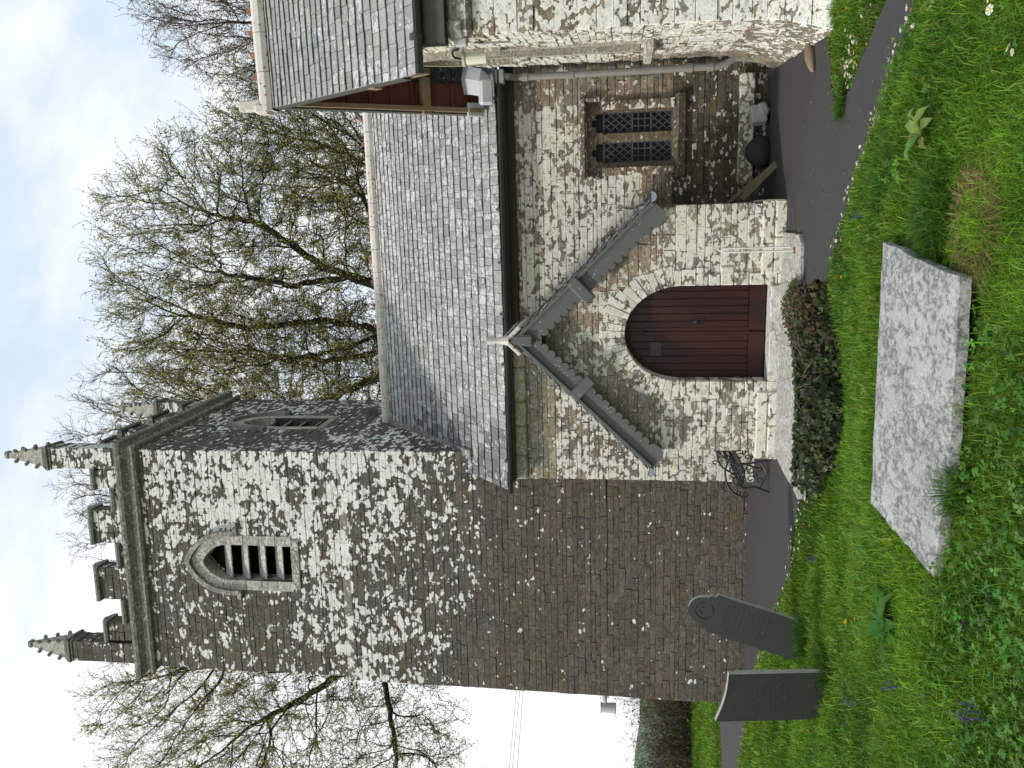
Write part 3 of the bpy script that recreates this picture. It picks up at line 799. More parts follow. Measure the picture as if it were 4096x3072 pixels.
# lancet in the west gable, seen edge-on
mb=MB(); ins=arch_pts(1.62,.33,1.9,3.95,4.62,10); out=arch_pts(1.62,.44,1.80,3.95,4.80,10)
ring(mb,ins,out,Pcw,V(-1,0,0),.03,-.03,-.25,(.36,.34,.29),.30); ring(mb,arch_pts(1.62,.45,3.6,3.95,4.82,10),arch_pts(1.62,.53,3.6,3.95,4.94,10),Pcw,V(-1,0,0),.10,-.03,-.03,(.30,.28,.23),.30)
box(mb,Pcw(1.62,1.80)+V(-.06,0,0),(.18,1.0,.12),None,(.36,.34,.29),.4,.02)
lw=mb.build('lancet_window',M['dress'],church)
mb=MB(); plate(mb,arch_pts(1.62,.34,1.88,3.95,4.63,10),[],Pcw,V(-1,0,0),-.2,-.22); mb.build('pane',M['glass'],lw)
cz0,cy0_,cza,cya=4.33,8.87,6.93,10.83
VX=1.53
for sd in (0,1):
    if sd==0: T2=V(0,cya-cy0_,cza-cz0); O=V(0,cy0_,cz0)
    else: T2=V(0,-(cya-cy0_)*.97,cza-cz0); O=V(0,cya+(cya-cy0_)*.97,cz0)
    L2=T2.length; T2=T2/L2; N2=V(0,-T2.z,T2.y) if sd==0 else V(0,T2.z,-T2.y)
    if N2.z<0: N2=-N2
    PC2=lambda s,t,O=O,T2=T2:O+V(s,0,0)+T2*t
    m=MB(); slating(m,PC2,N2,T2,lambda t:[(VX,5.2)],0,L2,(.165,.105),(.12,.26),lambda u,t:(stonecol((.272,.266,.254),.14,.02) if R.random()<.95 else stonecol((.19,.185,.185),.1)),lambda u,t:.20+.35*sst(.35,.0,u-VX)*sst(2.2,.4,t) if sd==0 else .3,lift=.027)
    rfc=m.build('chapel_roof',M['slate'],church)
    # rafters, boarding and purlin under the overhanging verge
    m=MB()
    box(m,PC2(VX+.24,L2/2)-N2*.05,(.40,L2-.06,.02),(V(1,0,0),T2,N2)); m.build('soffit',M['redwood'],rfc)
    for k in range(9):
        m=MB(); box(m,PC2(VX+.26,.18+k*(L2-.3)/9)-N2*.078,(.36,.045,.03),(V(1,0,0),T2,N2)); m.build('lath',M['redwood'],rfc)
    m=MB(); box(m,PC2(VX+.24,L2*.30)-N2*.13,(.52,.13,.13),(V(1,0,0),T2,N2),bev=.008); m.build('purlin',M['oak'],rfc)
    m=MB(); box(m,PC2(VX+.06,L2*.5-.02)-N2*.12,(.07,L2-.1,.17),(V(1,0,0),T2,N2),bev=.006); m.build('rafter',M['oak'],rfc)
    m=MB(); box(m,PC2(VX+.012,L2*.54)-N2*.075,(.032,L2*.90,.15),(V(1,0,0),T2,N2),bev=.004); m.build('verge_board',M['barge_old'],rfc)
cr=ridge_run((VX-.03,cya,cza+.03),(5.2,cya,cza+.03),None,0,.14,.50)
for i in range(13):
    m=MB(); tube(m,[(VX+.42+i*.28,cya-.03,cza+.165),(VX+.42+i*.28,cya+.03,cza+.165)],.042,10,cap=True); m.build('ridge_crest',M['terracotta'],cr)
mb=MB(); box(mb,(VX+.05,cya,cza+.26),(.15,.14,.34),None,bev=.02); box(mb,(VX+.0,cya,cza+.08),(.14,.26,.20),None,bev=.03); mb.build('ridge_end',M['ridge'],church)
mb=MB(); half_gutter(mb,(VX+.0,cy0_-.03,cz0-.01),(5.2,cy0_-.03,cz0-.0),.068); 
for i in range(4): tube(mb,[(VX+.38+i*.9+o,cy0_-.03,cz0-.01) for o in (-.03,.03)],.073,10)
mb.build('gutter',M['gutter'],church)
mb=MB(); bx(mb,CX-.1,5.2,cy0_+.04,CY0,4.02,4.30,(.1,.1,.1)); mb.build('soffit_board',M['barge_old'],church)
# dressed lead valley piece between chapel eave and aisle gutter
mb=MB(); p=[(1.62,12.48,4.10),(1.66,12.36,4.12),(1.76,12.30,4.22),(1.80,12.34,4.40),(1.82,12.44,4.52)]
vs=[]
for s,dz,dy in ((0,0,0),(.22,.03,-.03),(.40,.0,.02)):
    for a,b,c in p: vs.append((a+s,b+dy,c+dz))
mb.add(vs,[(i*5+j,(i+1)*5+j,(i+1)*5+j+1,i*5+j+1) for i in range(2) for j in range(4)]); box(mb,(1.82,12.30,4.16),(.36,.16,.20),(V(1,0,0),V(0,.9,.43),V(0,-.43,.9)),bev=.03); box(mb,(1.60,12.5,4.36),(.20,.04,.30),(V(1,0,0),V(0,.72,.7),V(0,-.7,.72)),bev=.01)
mb.build('lead_valley',M['lead'],church)

# ------------------------------------------------------------------ ground, path
CTRL=np.array([(0,2.0,.36),(-3,2.,.36),(3,2,.34),(0,3,.26),(-2,3,.27),(2,3,.24),(0,4.3,.14),(-1.5,4.5,.16),(1.2,4.2,.14),(-.5,4.5,.14),(.5,4.25,.13),(.2,5.6,.30),(-1.2,5.8,.30),(1.3,5.6,.30),(0,7.5,-.03),(0,8.6,-.26),(0,9.5,-.47),(-.7,9.6,-.44),(-1.0,9.75,-.38),(-1.5,9.78,-.05),(-1.42,9.95,-.03),(-1.75,10.0,-.03),(-1.3,9.3,-.2),(.8,9.4,-.36),(1.05,8.7,-.05),
 (1.45,8.25,-.02),(2.19,7.0,0),(2.79,6.0,0),(2.3,5,.14),(3.2,4.9,.02),(4.5,4,.0),(-2.49,10.6,-.02),(-4.2,12.8,-.02),(-6.9,14.9,0),(-2.9,8.7,-.01),(-3.2,10,-.03),(-2,7,.12),(-3,6,.2),(-4,8,.1),(-6,12,.03),(-8,14,0),
 (0,11,-.02),(3,10,-.02),(5,8,.02),(6,5,.05),(8,9,.05),(4,12,-.02),(-5,16,-.02),(-10,18,0.),(-10,24,0),(-16,24,0),(0,20,0),(8,20,0),(-16,14,.1),(-12,6,.3),(10,2,.4),(-8,2,.5)])
def tps(r2): return .5*r2*np.log(r2+1e-9)
_n=len(CTRL); _A=np.zeros((_n+3,_n+3)); _d=((CTRL[:,None,:2]-CTRL[None,:,:2])**2).sum(-1); _A[:_n,:_n]=tps(_d)+np.eye(_n)*.02
_A[:_n,_n]=1; _A[:_n,_n+1:]=CTRL[:,:2]; _A[_n:,:_n]=_A[:_n,_n:].T
_w=np.linalg.solve(_A,np.concatenate([CTRL[:,2],np.zeros(3)]))
def ghr(x,y):
    x=np.asarray(x,float);y=np.asarray(y,float); sh=x.shape; x=x.ravel();y=y.ravel()
    d=(x[:,None]-CTRL[:,0])**2+(y[:,None]-CTRL[:,1])**2
    z=tps(d)@_w[:_n]+_w[_n]+_w[_n+1]*x+_w[_n+2]*y
    out=np.clip((np.hypot(x-0,y-10)-13)/8,0,1); z=z*(1-out)
    far=np.clip((np.hypot(x,y)-34)/120,0,1); z=z-far*far*(3-2*far)*42
    return z.reshape(sh)
PATH=[(4.3,3.6),(3.4,5.0),(2.79,6.07),(2.42,6.62),(2.19,7.04),(1.93,7.55),(1.45,8.30),(1.10,8.72),(1.18,9.3),(1.12,9.85),(.8,10.15),(0,10.2),(-1.0,10.15),(-1.33,9.98),(-2.49,10.65),(-3.3,11.7),(-4.2,12.87),(-5.5,13.95),(-6.91,14.91),(-9.5,16.3),(-14,17.5),(-14,19.3),(-9.5,18.0),(-8.2,17.55),(-7.4,18.1),(-6.3,19.0),(-4.5,19.0),(-.5,16.5),(4.7,13),(4.6,9.6),(3.9,8.85),(3.6,8.62),(3.25,8.47),(3.08,8.50),(2.86,8.35),(2.74,8.08),(2.77,7.78),(2.87,7.5),(2.98,7.24),(3.11,6.75),(3.7,5.8),(4.9,4.0)]
def inside(poly,x,y):
    x=np.asarray(x,float);y=np.asarray(y,float); c=np.zeros(x.shape,bool); n=len(poly)
    for i in range(n):
        x0,y0=poly[i];x1,y1=poly[(i+1)%n]
        if y0==y1: continue
        k=((y0>y)!=(y1>y))&(x<(x1-x0)*(y-y0)/(y1-y0)+x0); c^=k
    return c
def edge_dist(poly,x,y):
    x=np.asarray(x,float);y=np.asarray(y,float); d=np.full(x.shape,1e9); n=len(poly)
    for i in range(n):
        ax,ay=poly[i];bx2,by=poly[(i+1)%n]; ux,uy=bx2-ax,by-ay; L=ux*ux+uy*uy
        t=np.clip(((x-ax)*ux+(y-ay)*uy)/L,0,1); d=np.minimum(d,np.hypot(x-ax-t*ux,y-ay-t*uy))
    return d
def gh(x,y):
    z=ghr(x,y); ip=inside(PATH,x,y); return np.where(ip,np.minimum(z,-.035),z)
LAND=[(-3.36,10.98),(-3.44,9.38),(-2.27,9.34),(-1.4,9.82),(-.88,9.79),(-.42,9.82),(-.33,9.95),(-.32,10.98)]
LANDW=[tuple(wb(u,e)[:2]) for u,e in LAND]
def axis(a,b,fine0,fine1,step):
    v=list(np.arange(fine0,fine1+1e-6,step)); s=step; x=fine1
    while x<b: s*=1.35; x+=s; v.append(x)
    s=step; x=fine0
    while x>a: s*=1.35; x-=s; v.insert(0,x)
    return np.array(v)
gx=axis(-1500,1500,-9,6,.1); gy=axis(-1200,2200,1.5,20,.1)
XX,YY=np.meshgrid(gx,gy,indexing='ij'); ZZ=gh(XX,YY)
vs=np.stack([XX.ravel(),YY.ravel(),ZZ.ravel()],1); ni,nj=len(gx),len(gy)
ii,jj=np.meshgrid(np.arange(ni-1),np.arange(nj-1),indexing='ij'); a=(ii*nj+jj).ravel()
ground=np_mesh('ground',vs,np.stack([a,a+nj,a+nj+1,a+1],1),M['soil']); ground['kind']='structure'
ground.data.polygons.foreach_set('use_smooth',[True]*len(ground.data.polygons))
# path: subdivided outline for a slightly ragged edge
pp=[]
for i in range(len(PATH)):
    p,q=PATH[i],PATH[(i+1)%len(PATH)]; L=math.hypot(q[0]-p[0],q[1]-p[1]); k=max(1,int(L/.09))
    for j in range(k):
        x,y=lerp(p[0],q[0],j/k),lerp(p[1],q[1],j/k); w=.018 if j else 0; pp.append((x+R.uniform(-w,w),y+R.uniform(-w,w)))
mb=MB(); plate(mb,pp,[],lambda a,b:V(a,b,0),V(0,0,1),0.,-.03,back=False); path=mb.build('path',M['tarmac']); path['kind']='structure'
# hills far off
mb=MB(); xs=np.linspace(-700,300,60); vv=[];ff=[]
for i,x in enumerate(xs):
    t=6*math.sin(x*.011+1)+4*math.sin(x*.031)
    for k in range(6):
        f=k/5; vv.append((x,520+f*220,lerp(-46,-9+t,math.sin(f*PI/2))))
for i in range(59):
    for k in range(5): b=i*6+k; ff.append((b,b+6,b+7,b+1))
mb.add(vv,ff); h=mb.build('hills',M['hill'],smooth=True); h['kind']='structure'

# ------------------------------------------------------------------ platform in front of the porch, with ivy
def world_plate(name,poly,z0,z1,mat,bev=0):
    m=MB(); plate(m,poly,[],lambda a,b:V(a,b,0),V(0,0,1),z1,z0); return m.build(name,mat)
lp=[]
for i in range(len(LANDW)):
    p,q=LANDW[i],LANDW[(i+1)%len(LANDW)]; k=max(1,int(math.hypot(q[0]-p[0],q[1]-p[1])/.15))
    for j in range(k): lp.append((lerp(p[0],q[0],j/k)+R.uniform(-.012,.012),lerp(p[1],q[1],j/k)+R.uniform(-.012,.012)))
platform=empty('porch_platform',tuple(wb(-2.,10.3))); 
m=MB(); plate(m,lp,[],lambda a,b:V(a,b,0),V(0,0,1),.035,-.06,(.36,.35,.32),.42); o=m.build('paving_slab',M['concrete']); 
m2=MB(); cc=Vector((np.mean([p[0] for p in lp]),np.mean([p[1] for p in lp]),0))
plate(m2,[(cc.x+(a-cc.x)*.97,cc.y+(b-cc.y)*.97) for a,b in lp],[],lambda a,b:V(a,b,0),V(0,0,1),-.06,-.75,(.33,.32,.28),.5); o2=m2.build('retaining_wall',M['concrete'])
bpy.context.view_layer.update()
for k in (o,o2): k.parent=platform; k.matrix_parent_inverse=platform.matrix_world.inverted()
# the path surface stops at the platform: the platform stands 35 mm above it
tag(platform,'pale lichened concrete platform in front of the porch door with ivy over its near side','platform')

def leaf_cards(P,Nn,size,cols,shape='ivy',seed=1):
    """real little leaves: P (n,3) centres, Nn (n,3) facing, size (n,), cols (n,3) -> verts, faces(quads), cols"""
    r=np.random.default_rng(seed); n=len(P); Nn=Nn/np.linalg.norm(Nn,axis=1,keepdims=True)
    a=r.normal(size=(n,3)); t=np.cross(Nn,a); t/=np.linalg.norm(t,axis=1,keepdims=True)+1e-9; b=np.cross(Nn,t)
    if shape=='ivy':   # five-pointed leaf, slightly folded along the midrib: 2 x 2 quads
        pts=[(0,-.5,0),(.5,-.35,.10),(.32,.05,.08),(0,.62,-.03),(-.32,.05,.08),(-.5,-.35,.10),(0,0,0)]
        fs=[(0,1,2,6),(6,2,3,4),(0,6,4,5)]
    elif shape=='tri':
        pts=[(0,0,0),(.28,.25,.06),(0,.62,-.04),(-.28,.25,.06),(.52,.02,.05),(.42,-.42,-.03),(.06,-.30,.04),(-.06,-.30,.04),(-.42,-.42,-.03),(-.52,.02,.05)]
        fs=[(0,1,2,3),(0,6,5,4),(0,9,8,7)]
    else:
        pts=[(0,-.5,0),(.26,0,.06),(0,.5,0),(-.26,0,.06)]; fs=[(0,1,2,3)]
    k=len(pts); out=np.zeros((n,k,3))
    for i,(x,y,z) in enumerate(pts): out[:,i]=P+(t*x+b*y+Nn*z)*size[:,None]
    f=(np.arange(n)[:,None,None]*k+np.array(fs)[None]).reshape(-1,4)
    return out.reshape(-1,3),f,np.repeat(cols,k,0)
def vary(base,n,v,seed=0):
    r=np.random.default_rng(seed); base=np.array(base); return np.clip(base*(1+r.normal(0,v,(n,1)))*(1+r.normal(0,v*.35,(n,3))),.002,1)
# ivy: over the front edge and down the wall to the grass, bushy towards the right
r=np.random.default_rng(5); n=5200
u=np.concatenate([r.uniform(-3.30,-.90,3800),r.uniform(-1.6,-.85,1400)])
fe=np.interp(u,[-3.44,-2.27,-1.4,-.88,-.3],[9.38,9.34,9.80,9.79,9.82])
depth=r.uniform(0,1,n)**.8; hgt=.50
zt=.07+.02*np.sin(u*9)+np.where(u>-1.6,.06,0)
zb=np.interp(u,[-3.4,-2.2,-1.5,-.5],[-.36,-.52,-.56,-.42])
z=lerp(zt,zb,depth); bulge=.05+(.15+.07*np.sin(u*7)+.04*np.sin(u*17+1))*np.sin(depth*PI*.8)+r.uniform(-.08,.10,n)+np.where(u>-1.5,.12*np.sin(depth*3),0)
e=fe-bulge; back=(r.random(n)<.20)
u=np.concatenate([u[:-500],r.uniform(-1.05,-.68,500)]); dd5=r.uniform(.35,1,500); depth[-500:]=dd5; fe=np.interp(u,[-3.44,-2.27,-1.4,-.88,-.3],[9.38,9.34,9.80,9.79,9.82]); back[-500:]=False; z[-500:]=lerp(.04,-.42,dd5); e[-500:]=fe[-500:]-.10-.18*np.sin(dd5*PI*.8)+r.uniform(-.05,.05,500)
z=np.where(back,.05+r.uniform(0,.06,n),z); e=np.where(back,fe+r.uniform(-.05,.10,n)+np.where((u>-1.75)&(u<-.75),r.uniform(0,.75,n)*np.sin((u+1.75)*PI)**2,0),e)
keep=(u>-3.05)|(r.random(n)<.6); keep&=~((r.random(n)<.45)&(depth>.72)&~back); keep&=~((u<-2.75)&(depth>.55)&(r.random(n)<.75)&~back)
Pw=np.array([wb(a,b,c) for a,b,c in zip(u[keep],e[keep],z[keep])]); n=len(Pw); kb=back[keep]
Nn=np.stack([r.normal(0,.5,n)+math.sin(-TH)*0,-np.ones(n)*np.where(kb,.3,1.),np.where(kb,1.,.45)+r.normal(0,.4,n)],1)
cols=vary((.040,.058,.022),n,.45,3); br=r.random(n)<.16; cols[br]=vary((.10,.12,.035),int(br.sum()),.3,4); bn=(r.random(n)<np.where(z[keep]>-.15,.45,.15))&(u[keep]>-1.65); cols[bn]=vary((.10,.065,.03),int(bn.sum()),.3,6)
v_,f_,c_=leaf_cards(Pw,Nn,r.uniform(.028,.072,n),cols,'ivy',8)
ivy=empty('ivy',tuple(wb(-1.9,9.3,-.4))); tag(ivy,'dark green ivy hanging over the near edge of the concrete porch platform','ivy')
iv=np_mesh('leaves',v_,f_,M['leaf'],c_)
mb=MB()
for i in range(150):
    uu=r.uniform(-3.1,-.9) if i<40 else r.uniform(-1.6,-.85); ff=float(np.interp(uu,[-3.44,-2.27,-1.4,-.88,-.3],[9.38,9.34,9.80,9.79,9.82])); p=wb(uu,ff-.02,r.uniform(-.1,.08)); pts=[p]; d=V(r.normal(0,.4),-.5,r.uniform(-.4,.5)).normalized()
    for k in range(5): d=(d+V(*r.normal(0,.28,3))).normalized(); p=p+d*r.uniform(.04,.09); pts.append(p)
    tube(mb,pts,[.005,.0045,.004,.0035,.003,.002],4,(.20,.17,.14) if r.random()<.6 else (.13,.08,.05))
iw=mb.build('stems',M['twig']); bpy.context.view_layer.update()
for k in (iv,iw): k.parent=ivy; k.matrix_parent_inverse=ivy.matrix_world.inverted()

# ------------------------------------------------------------------ gravestones and ledger
def grave(name,outline,thick,loc,rz,lean,tiltback,label,motif=None):
    o=empty(name,loc); o.rotation_euler=(tiltback,lean,rz)
    m=MB(); P=lambda a,b:V(a,0,b)
    m.m=0; n=len(outline)
    tri=tessellate_polygon([[Vector((a,b,0)) for a,b in outline]])
    fr=[V(a*.992,-thick/2,b) for a,b in outline]; fr2=[V(a,-thick/2+.008,b-.004) for a,b in outline]; bk=[V(a,thick/2,b) for a,b in outline]
    def ori(t,pts,N): 
        a,b,c=(pts[i] for i in t); return tuple(t) if (b-a).cross(c-a).dot(N)>0 else tuple(t)[::-1]
    m.add(fr,[ori(t,fr,V(0,-1,0)) for t in tri]); m.add(bk,[ori(t,bk,V(0,1,0)) for t in tri])
    s=MB(); s.m=0
    m.m=1; m.add(fr+fr2+bk,[(i,(i+1)%n,n+(i+1)%n,n+i) for i in range(n)]+[(n+i,n+(i+1)%n,2*n+(i+1)%n,2*n+i) for i in range(n)])
    st=m.build('stone',[M['grave'],M['grave_edge']],o)
    # worn, shallow-cut lines of lettering that can no longer be read
    m=MB(); w=max(a for a,b in outline)*.72; top=max(b for a,b in outline)
    z=top*.68
    while z>top*.30:
        x=-w*R.uniform(.6,1)
        while x<w*.85:
            l=R.uniform(.012,.05); box(m,(x+l/2,-thick/2-.0005,z),(l,.003,.012)); x+=l+R.uniform(.008,.02)
        z-=.062
    m.build('worn_lettering',M['grave_cut'],st)
    if motif:
        m=MB(); cx,cz,rr=motif
        tube(m,[(cx+rr*math.cos(a),-thick/2,cz+rr*math.sin(a)) for a in np.linspace(.3,PI*2-.6,22)],.006,6)
        tube(m,[(cx+rr*.45*math.cos(a),-thick/2,cz+rr*.5*math.sin(a)) for a in np.linspace(.2,PI-.2,10)],.005,6)
        m.build('carved_wreath',M['grave_cut'],st)
    tag(o,label,'gravestone'); return o
M['grave_cut']=plain('cut_slate',(.0205,.0235,.019),.75,.2,20,.2)
w_=.29; o2=[(-w_,-.35),(w_,-.35),(w_+.005,1.03)]
for k in range(1,12): f=k/12; o2.append((lerp(w_+.005,-w_-.01,f),lerp(1.03,1.18,f)-.030*math.sin(PI*f)))
o2.append((-w_-.01,1.18))
grave('gravestone',o2,.06,(-3.24,8.62,-.02),math.radians(-17),math.radians(-3),math.radians(3),'square-topped dark slate gravestone with a hollowed top edge, nearest the left edge of the photo')
ht=1.42;w_=.27
o1=[(-w_,-.3),(w_,-.3),(w_,1.13)]+[(w_-.045*math.sin(a),1.13+.045*(1-math.cos(a))*.6) for a in np.linspace(.3,PI/2,5)]+[(.235-.04*(1-math.cos(a)),1.17+.05*math.sin(a)) for a in np.linspace(0,PI/2,5)]
o1+=[(.19*math.cos(a),1.215+.20*math.sin(a)) for a in np.linspace(.12,PI-.12,15)]
o1+=[(-a,b) for a,b in o1[2:12]][::-1]
grave('gravestone',o1,.055,(-3.13,9.95,-.05),math.radians(-17),math.radians(15),math.radians(-6),'leaning dark slate gravestone with a round shouldered head and carved wreath',(-.0,1.22,.11))
led=[(.93,5.46),(.78,5.44),(-.80,5.74),(-1.15,4.99),(-1.13,4.97),(.55,4.52),(.58,4.55)]
def lz(x,y): 
    # tilted: the near side sits lower
    d=(y-5.6)-(-.19)*(x-0); return .425+.135*np.clip(d/.85,-1.3,.3)+.05*np.clip((x+.3)/.9,0,1)*np.clip(-d/.85,0,1)
m=MB(); o=empty('ledger_slab',(-.1,5.2,.3)); ctr=V(-.1,5.2,.3)
N_=24; grid=[]
c4=[V(-1.15,4.98,0),V(.57,4.53,0),V(.93,5.46,0),V(-.82,5.74,0)]
vt=[];fs=[];K=16
for i in range(K+1):
    for j in range(K+1):
        p=c4[0].lerp(c4[1],i/K).lerp(c4[3].lerp(c4[2],i/K),j/K)
        e=(i in (0,K)) or (j in (0,K)); q=V(p.x+(R.uniform(-.008,.008) if e else 0),p.y+(R.uniform(-.008,.008) if e else 0),float(lz(p.x,p.y))+R.uniform(-.002,.002)-(.008 if e else 0)); vt.append(q-ctr)
for i in range(K):
    for j in range(K): a=i*(K+1)+j; fs.append((a,a+K+1,a+K+2,a+1))
m.add(vt,fs)
brd=[i*(K+1) for i in range(K+1)]+[K*(K+1)+j for j in range(1,K+1)]+[i*(K+1)+K for i in range(K-1,-1,-1)]+[j for j in range(K-1,0,-1)]
b0=[vt[i] for i in brd]; b1=[p-V(0,0,.06) for p in b0]; nb=len(b0)
m.add(b0+b1,[(i,nb+i,nb+(i+1)%nb,(i+1)%nb) for i in range(nb)])
lsl=m.build('slab',M['ledger'],o)
m=MB()
for row in range(9):
    t=.16+.058*row; s=.12
    while s<.70-.03*row:
        l=R.uniform(.008,.022)
        p=c4[0].lerp(c4[3],s); q=c4[1].lerp(c4[2],s); p=p.lerp(q,t)
        d=(c4[3]-c4[0]).normalized(); q=(c4[1]-c4[0]).normalized()
        box(m,V(p.x,p.y,float(lz(p.x,p.y))-.0015)-ctr,(l*.8,.02,.005),(V(d.x,d.y,.18).normalized(),V(q.x,q.y,0).normalized(),V(0,-.18,.98))); s+=l*1.2+R.uniform(.004,.012)*(1+2*(R.random()<.15))
m.build('worn_lettering',plain('cut_limestone',(.25,.25,.25),.9,.3,20,.3),lsl)
tag(o,'large pale grey lichen-mottled ledger stone lying tilted in the grass','grave slab')
SLAB=[(-1.17,4.96),(.6,4.5),(.96,5.47),(-.82,5.77)]

# ------------------------------------------------------------------ bench, lamps, rail, odds and ends
b=empty('cast_iron_bench',tuple(wb(-3.8,11.35,0)),-TH); tag(b,'black cast iron bench with scrolled end frames beside the porch wall','bench')
def scroll(m,c,r0,r1,a0,a1,rad,y=0,n=18):
    tube(m,[(c[0]+lerp(r0,r1,k/n)*math.cos(lerp(a0,a1,k/n)),y,c[1]+lerp(r0,r1,k/n)*math.sin(lerp(a0,a1,k/n))) for k in range(n+1)],rad,6)
def bez(p,n=12):
    out=[]; 
    for i in range(len(p)-1):
        p0=p[max(i-1,0)];p1=p[i];p2=p[i+1];p3=p[min(i+2,len(p)-1)]
        for k in range(n):
            t=k/n; out.append(tuple(.5*((2*b_)+(-a_+c_)*t+(2*a_-5*b_+4*c_-d_)*t*t+(-a_+3*b_-3*c_+d_)*t**3) for a_,b_,c_,d_ in zip(p0,p1,p2,p3)))
    out.append(tuple(p[-1])); return out
def end_frame():
    m=MB(); Y0=0.
    q=lambda L:[(a,Y0,c) for a,c in bez(L)]
    tube(m,q([(.36,.80),(.30,.72),(.20,.60),(.15,.50),(.14,.40),(.18,.20),(.22,.0)]),.017,6)      # back leg and back post
    tube(m,q([(.16,.41),(.0,.365),(-.15,.385),(-.22,.37),(-.20,.22),(-.24,.10),(-.28,.0)]),.017,6) # seat rail and front leg
    tube(m,q([(.17,.60),(.05,.635),(-.10,.62),(-.22,.575),(-.30,.50),(-.34,.42)]),.016,6)           # arm
    scroll(m,(-.315,.35),.075,.02,.9,7.4,.013); scroll(m,(-.20,.655),.05,.012,-1.6,4.6,.010)
    scroll(m,(.04,.50),.085,.02,0,6.6,.011); scroll(m,(-.11,.49),.075,.02,3.2,9.2,.011)
    for x,z,rr in ((.06,.27,.06),(-.08,.27,.06),(.08,.15,.05),(-.10,.15,.05),(-.01,.20,.04)): scroll(m,(x,z),rr,.015,x*20,x*20+6.5,.009)
    tube(m,q([(.19,.14),(.0,.05),(-.21,.14)]),.011,6); tube(m,q([(.17,.30),(.0,.36),(-.20,.30)]),.010,6)
    for k in range(7): tube(m,[(.12-.05*k,Y0,.42),(.10-.052*k,Y0,.55-.004*k)],.006,5)
    return m
for y in (0.,1.12):
    f=end_frame().build('end_frame',M['iron'],b); f.location=(0,y,0)
for k in range(5):
    m=MB(); box(m,(.10-.075*k,.56,.405-.012*math.sin(k)),(.055,1.16,.024),bev=.006); m.build('seat_slat',M['bench_wood'] if 'bench_wood' in M else M['iron'],b)
m=MB()
for k in range(3): box(m,(.19+.06*k,.56,.52+.105*k),(.02,1.16,.06),(V(.87,0,-.5),V(0,1,0),V(.5,0,.87)),bev=.005)
m.build('backrest',M['bag'],b)
# flood light on the tower's left edge
o=empty('floodlight',tuple(wb(-8.78,13.2,2.47)),-TH); tag(o,'pale grey floodlight on a bracket at the left edge of the tower','floodlight')
m=MB(); tube(m,[(.08,0,.0),(-.05,-.02,0.),(-.16,-.02,-.02)],[.055,.05,.026],10); m.build('bracket',M['lampgrey'],o)
m=MB(); tube(m,[(-.245,-.02,.05),(-.245,-.02,-.20),(-.245,-.02,-.215)],[.085,.10,.09],14); hd=m.build('head',M['lampgrey'],o)
m=MB(); box(m,(-.245,-.02,.06),(.15,.15,.03),bev=.01); m.build('cap',M['lampgrey'],hd)
m=MB(); tube(m,[wb(-8.78+k*.39,13.115+k*.0205+.0,2.40+.012*math.sin(k*1.3)+.02*k/11) for k in range(12)],.011,6); o=m.build('surface_cable',M['cable']); tag(o,'thin dark cable running level along the tower wall from the floodlight','cable')
# lamp on the chapel corner
o=empty('wall_lamp',tuple(wb(1.88,9.6,3.86)),-TH); tag(o,'frosted glass outdoor lamp on the chapel corner with a curled cable','lamp')
m=MB(); tube(m,[(-.10,-.10,.06),(-.10,-.10,-.0),(-.10,-.10,-.19),(-.10,-.10,-.22)],[.068,.07,.062,.03],14); m.build('glass_shade',M['lampglass'],o)
m=MB(); tube(m,[(-.10,-.10,.055),(-.10,-.10,.085)],[.085,.085],14); tube(m,[(.08,-.10,.08),(-.1,-.10,.08)],.012,6); m.build('bracket',M['lampgrey'],o)
m=MB(); tube(m,[(a,b_,c) for a,b_,c in bez([(.0,-.46,.06),(-.06,-.44,.07),(-.05,-.36,.12),(-.05,-.26,.17),(-.09,-.18,.17),(-.10,-.11,.10)])],.012,6); m.build('flex',M['cable'],o)
m=MB(); box(m,(-.0,-.50,.02),(.10,.07,.15),bev=.02); m.build('junction_box',M['lampgrey'],o)
# hand rail at the porch step
o=empty('handrail',tuple(wb(-.49,10.3,.03)),-TH); tag(o,'rusty white iron handrail standing on the platform right of the door','handrail')
m=MB(); tube(m,[(0,.10,0),(0,.10,.86),(.0,.07,.90)],.013,6); tube(m,[(-.035,-.14,0),(-.035,-.14,.84),(-.02,-.1,.89)],.013,6); tube(m,[(-.02,-.12,.885),(0,.66,.92)],.013,6); m.build('tube_rail',M['rust'],o)
m=MB(); box(m,(-.035,-.14,.01),(.07,.07,.02),bev=.004); m.build('base_plate',plain('rust_iron',(.22,.085,.03),.85,.3,30,.4),o)
# planks leaning in the corner right of the porch
for (u0,z0,u1,z1,e,wd,lab) in ((.58,.02,.08,.62,11.95,.05,'upper of two weathered planks leaning against the porch side wall'),(.60,.0,.13,.44,11.80,.09,'lower and wider of two weathered planks leaning beside the porch')):
    m=MB(); a=wb(u0,e,z0); b_=wb(u1,e+.12,z1); d=(b_-a); L=d.length; d.normalize(); s=d.cross(V(0,1,0)).normalized(); box(m,V(0,0,0),(L,.03,wd),(d,d.cross(s),s),bev=.004)
    o=m.build('plank',M['wood_plank'],loc=(a+b_)/2); tag(o,lab,'plank')
m=MB(); ico=bmesh.new(); bmesh.ops.create_icosphere(ico,subdivisions=3,radius=1.)
def blob(m,sx,sy,sz,amp,seed,col=(.5,.5,.5)):
    rr=random.Random(seed); ph=[rr.uniform(0,6) for _ in range(6)]
    vs=[]
    for v in ico.verts:
        c=v.co; k=1+amp*(math.sin(c.x*3+ph[0])*.5+math.sin(c.y*4+ph[1])*.5+math.sin(c.z*5+ph[2])*.4); vs.append((c.x*sx*k,c.y*sy*k,c.z*sz*k))
    m.add(vs,[[v.index for v in f.verts] for f in ico.faces],col)
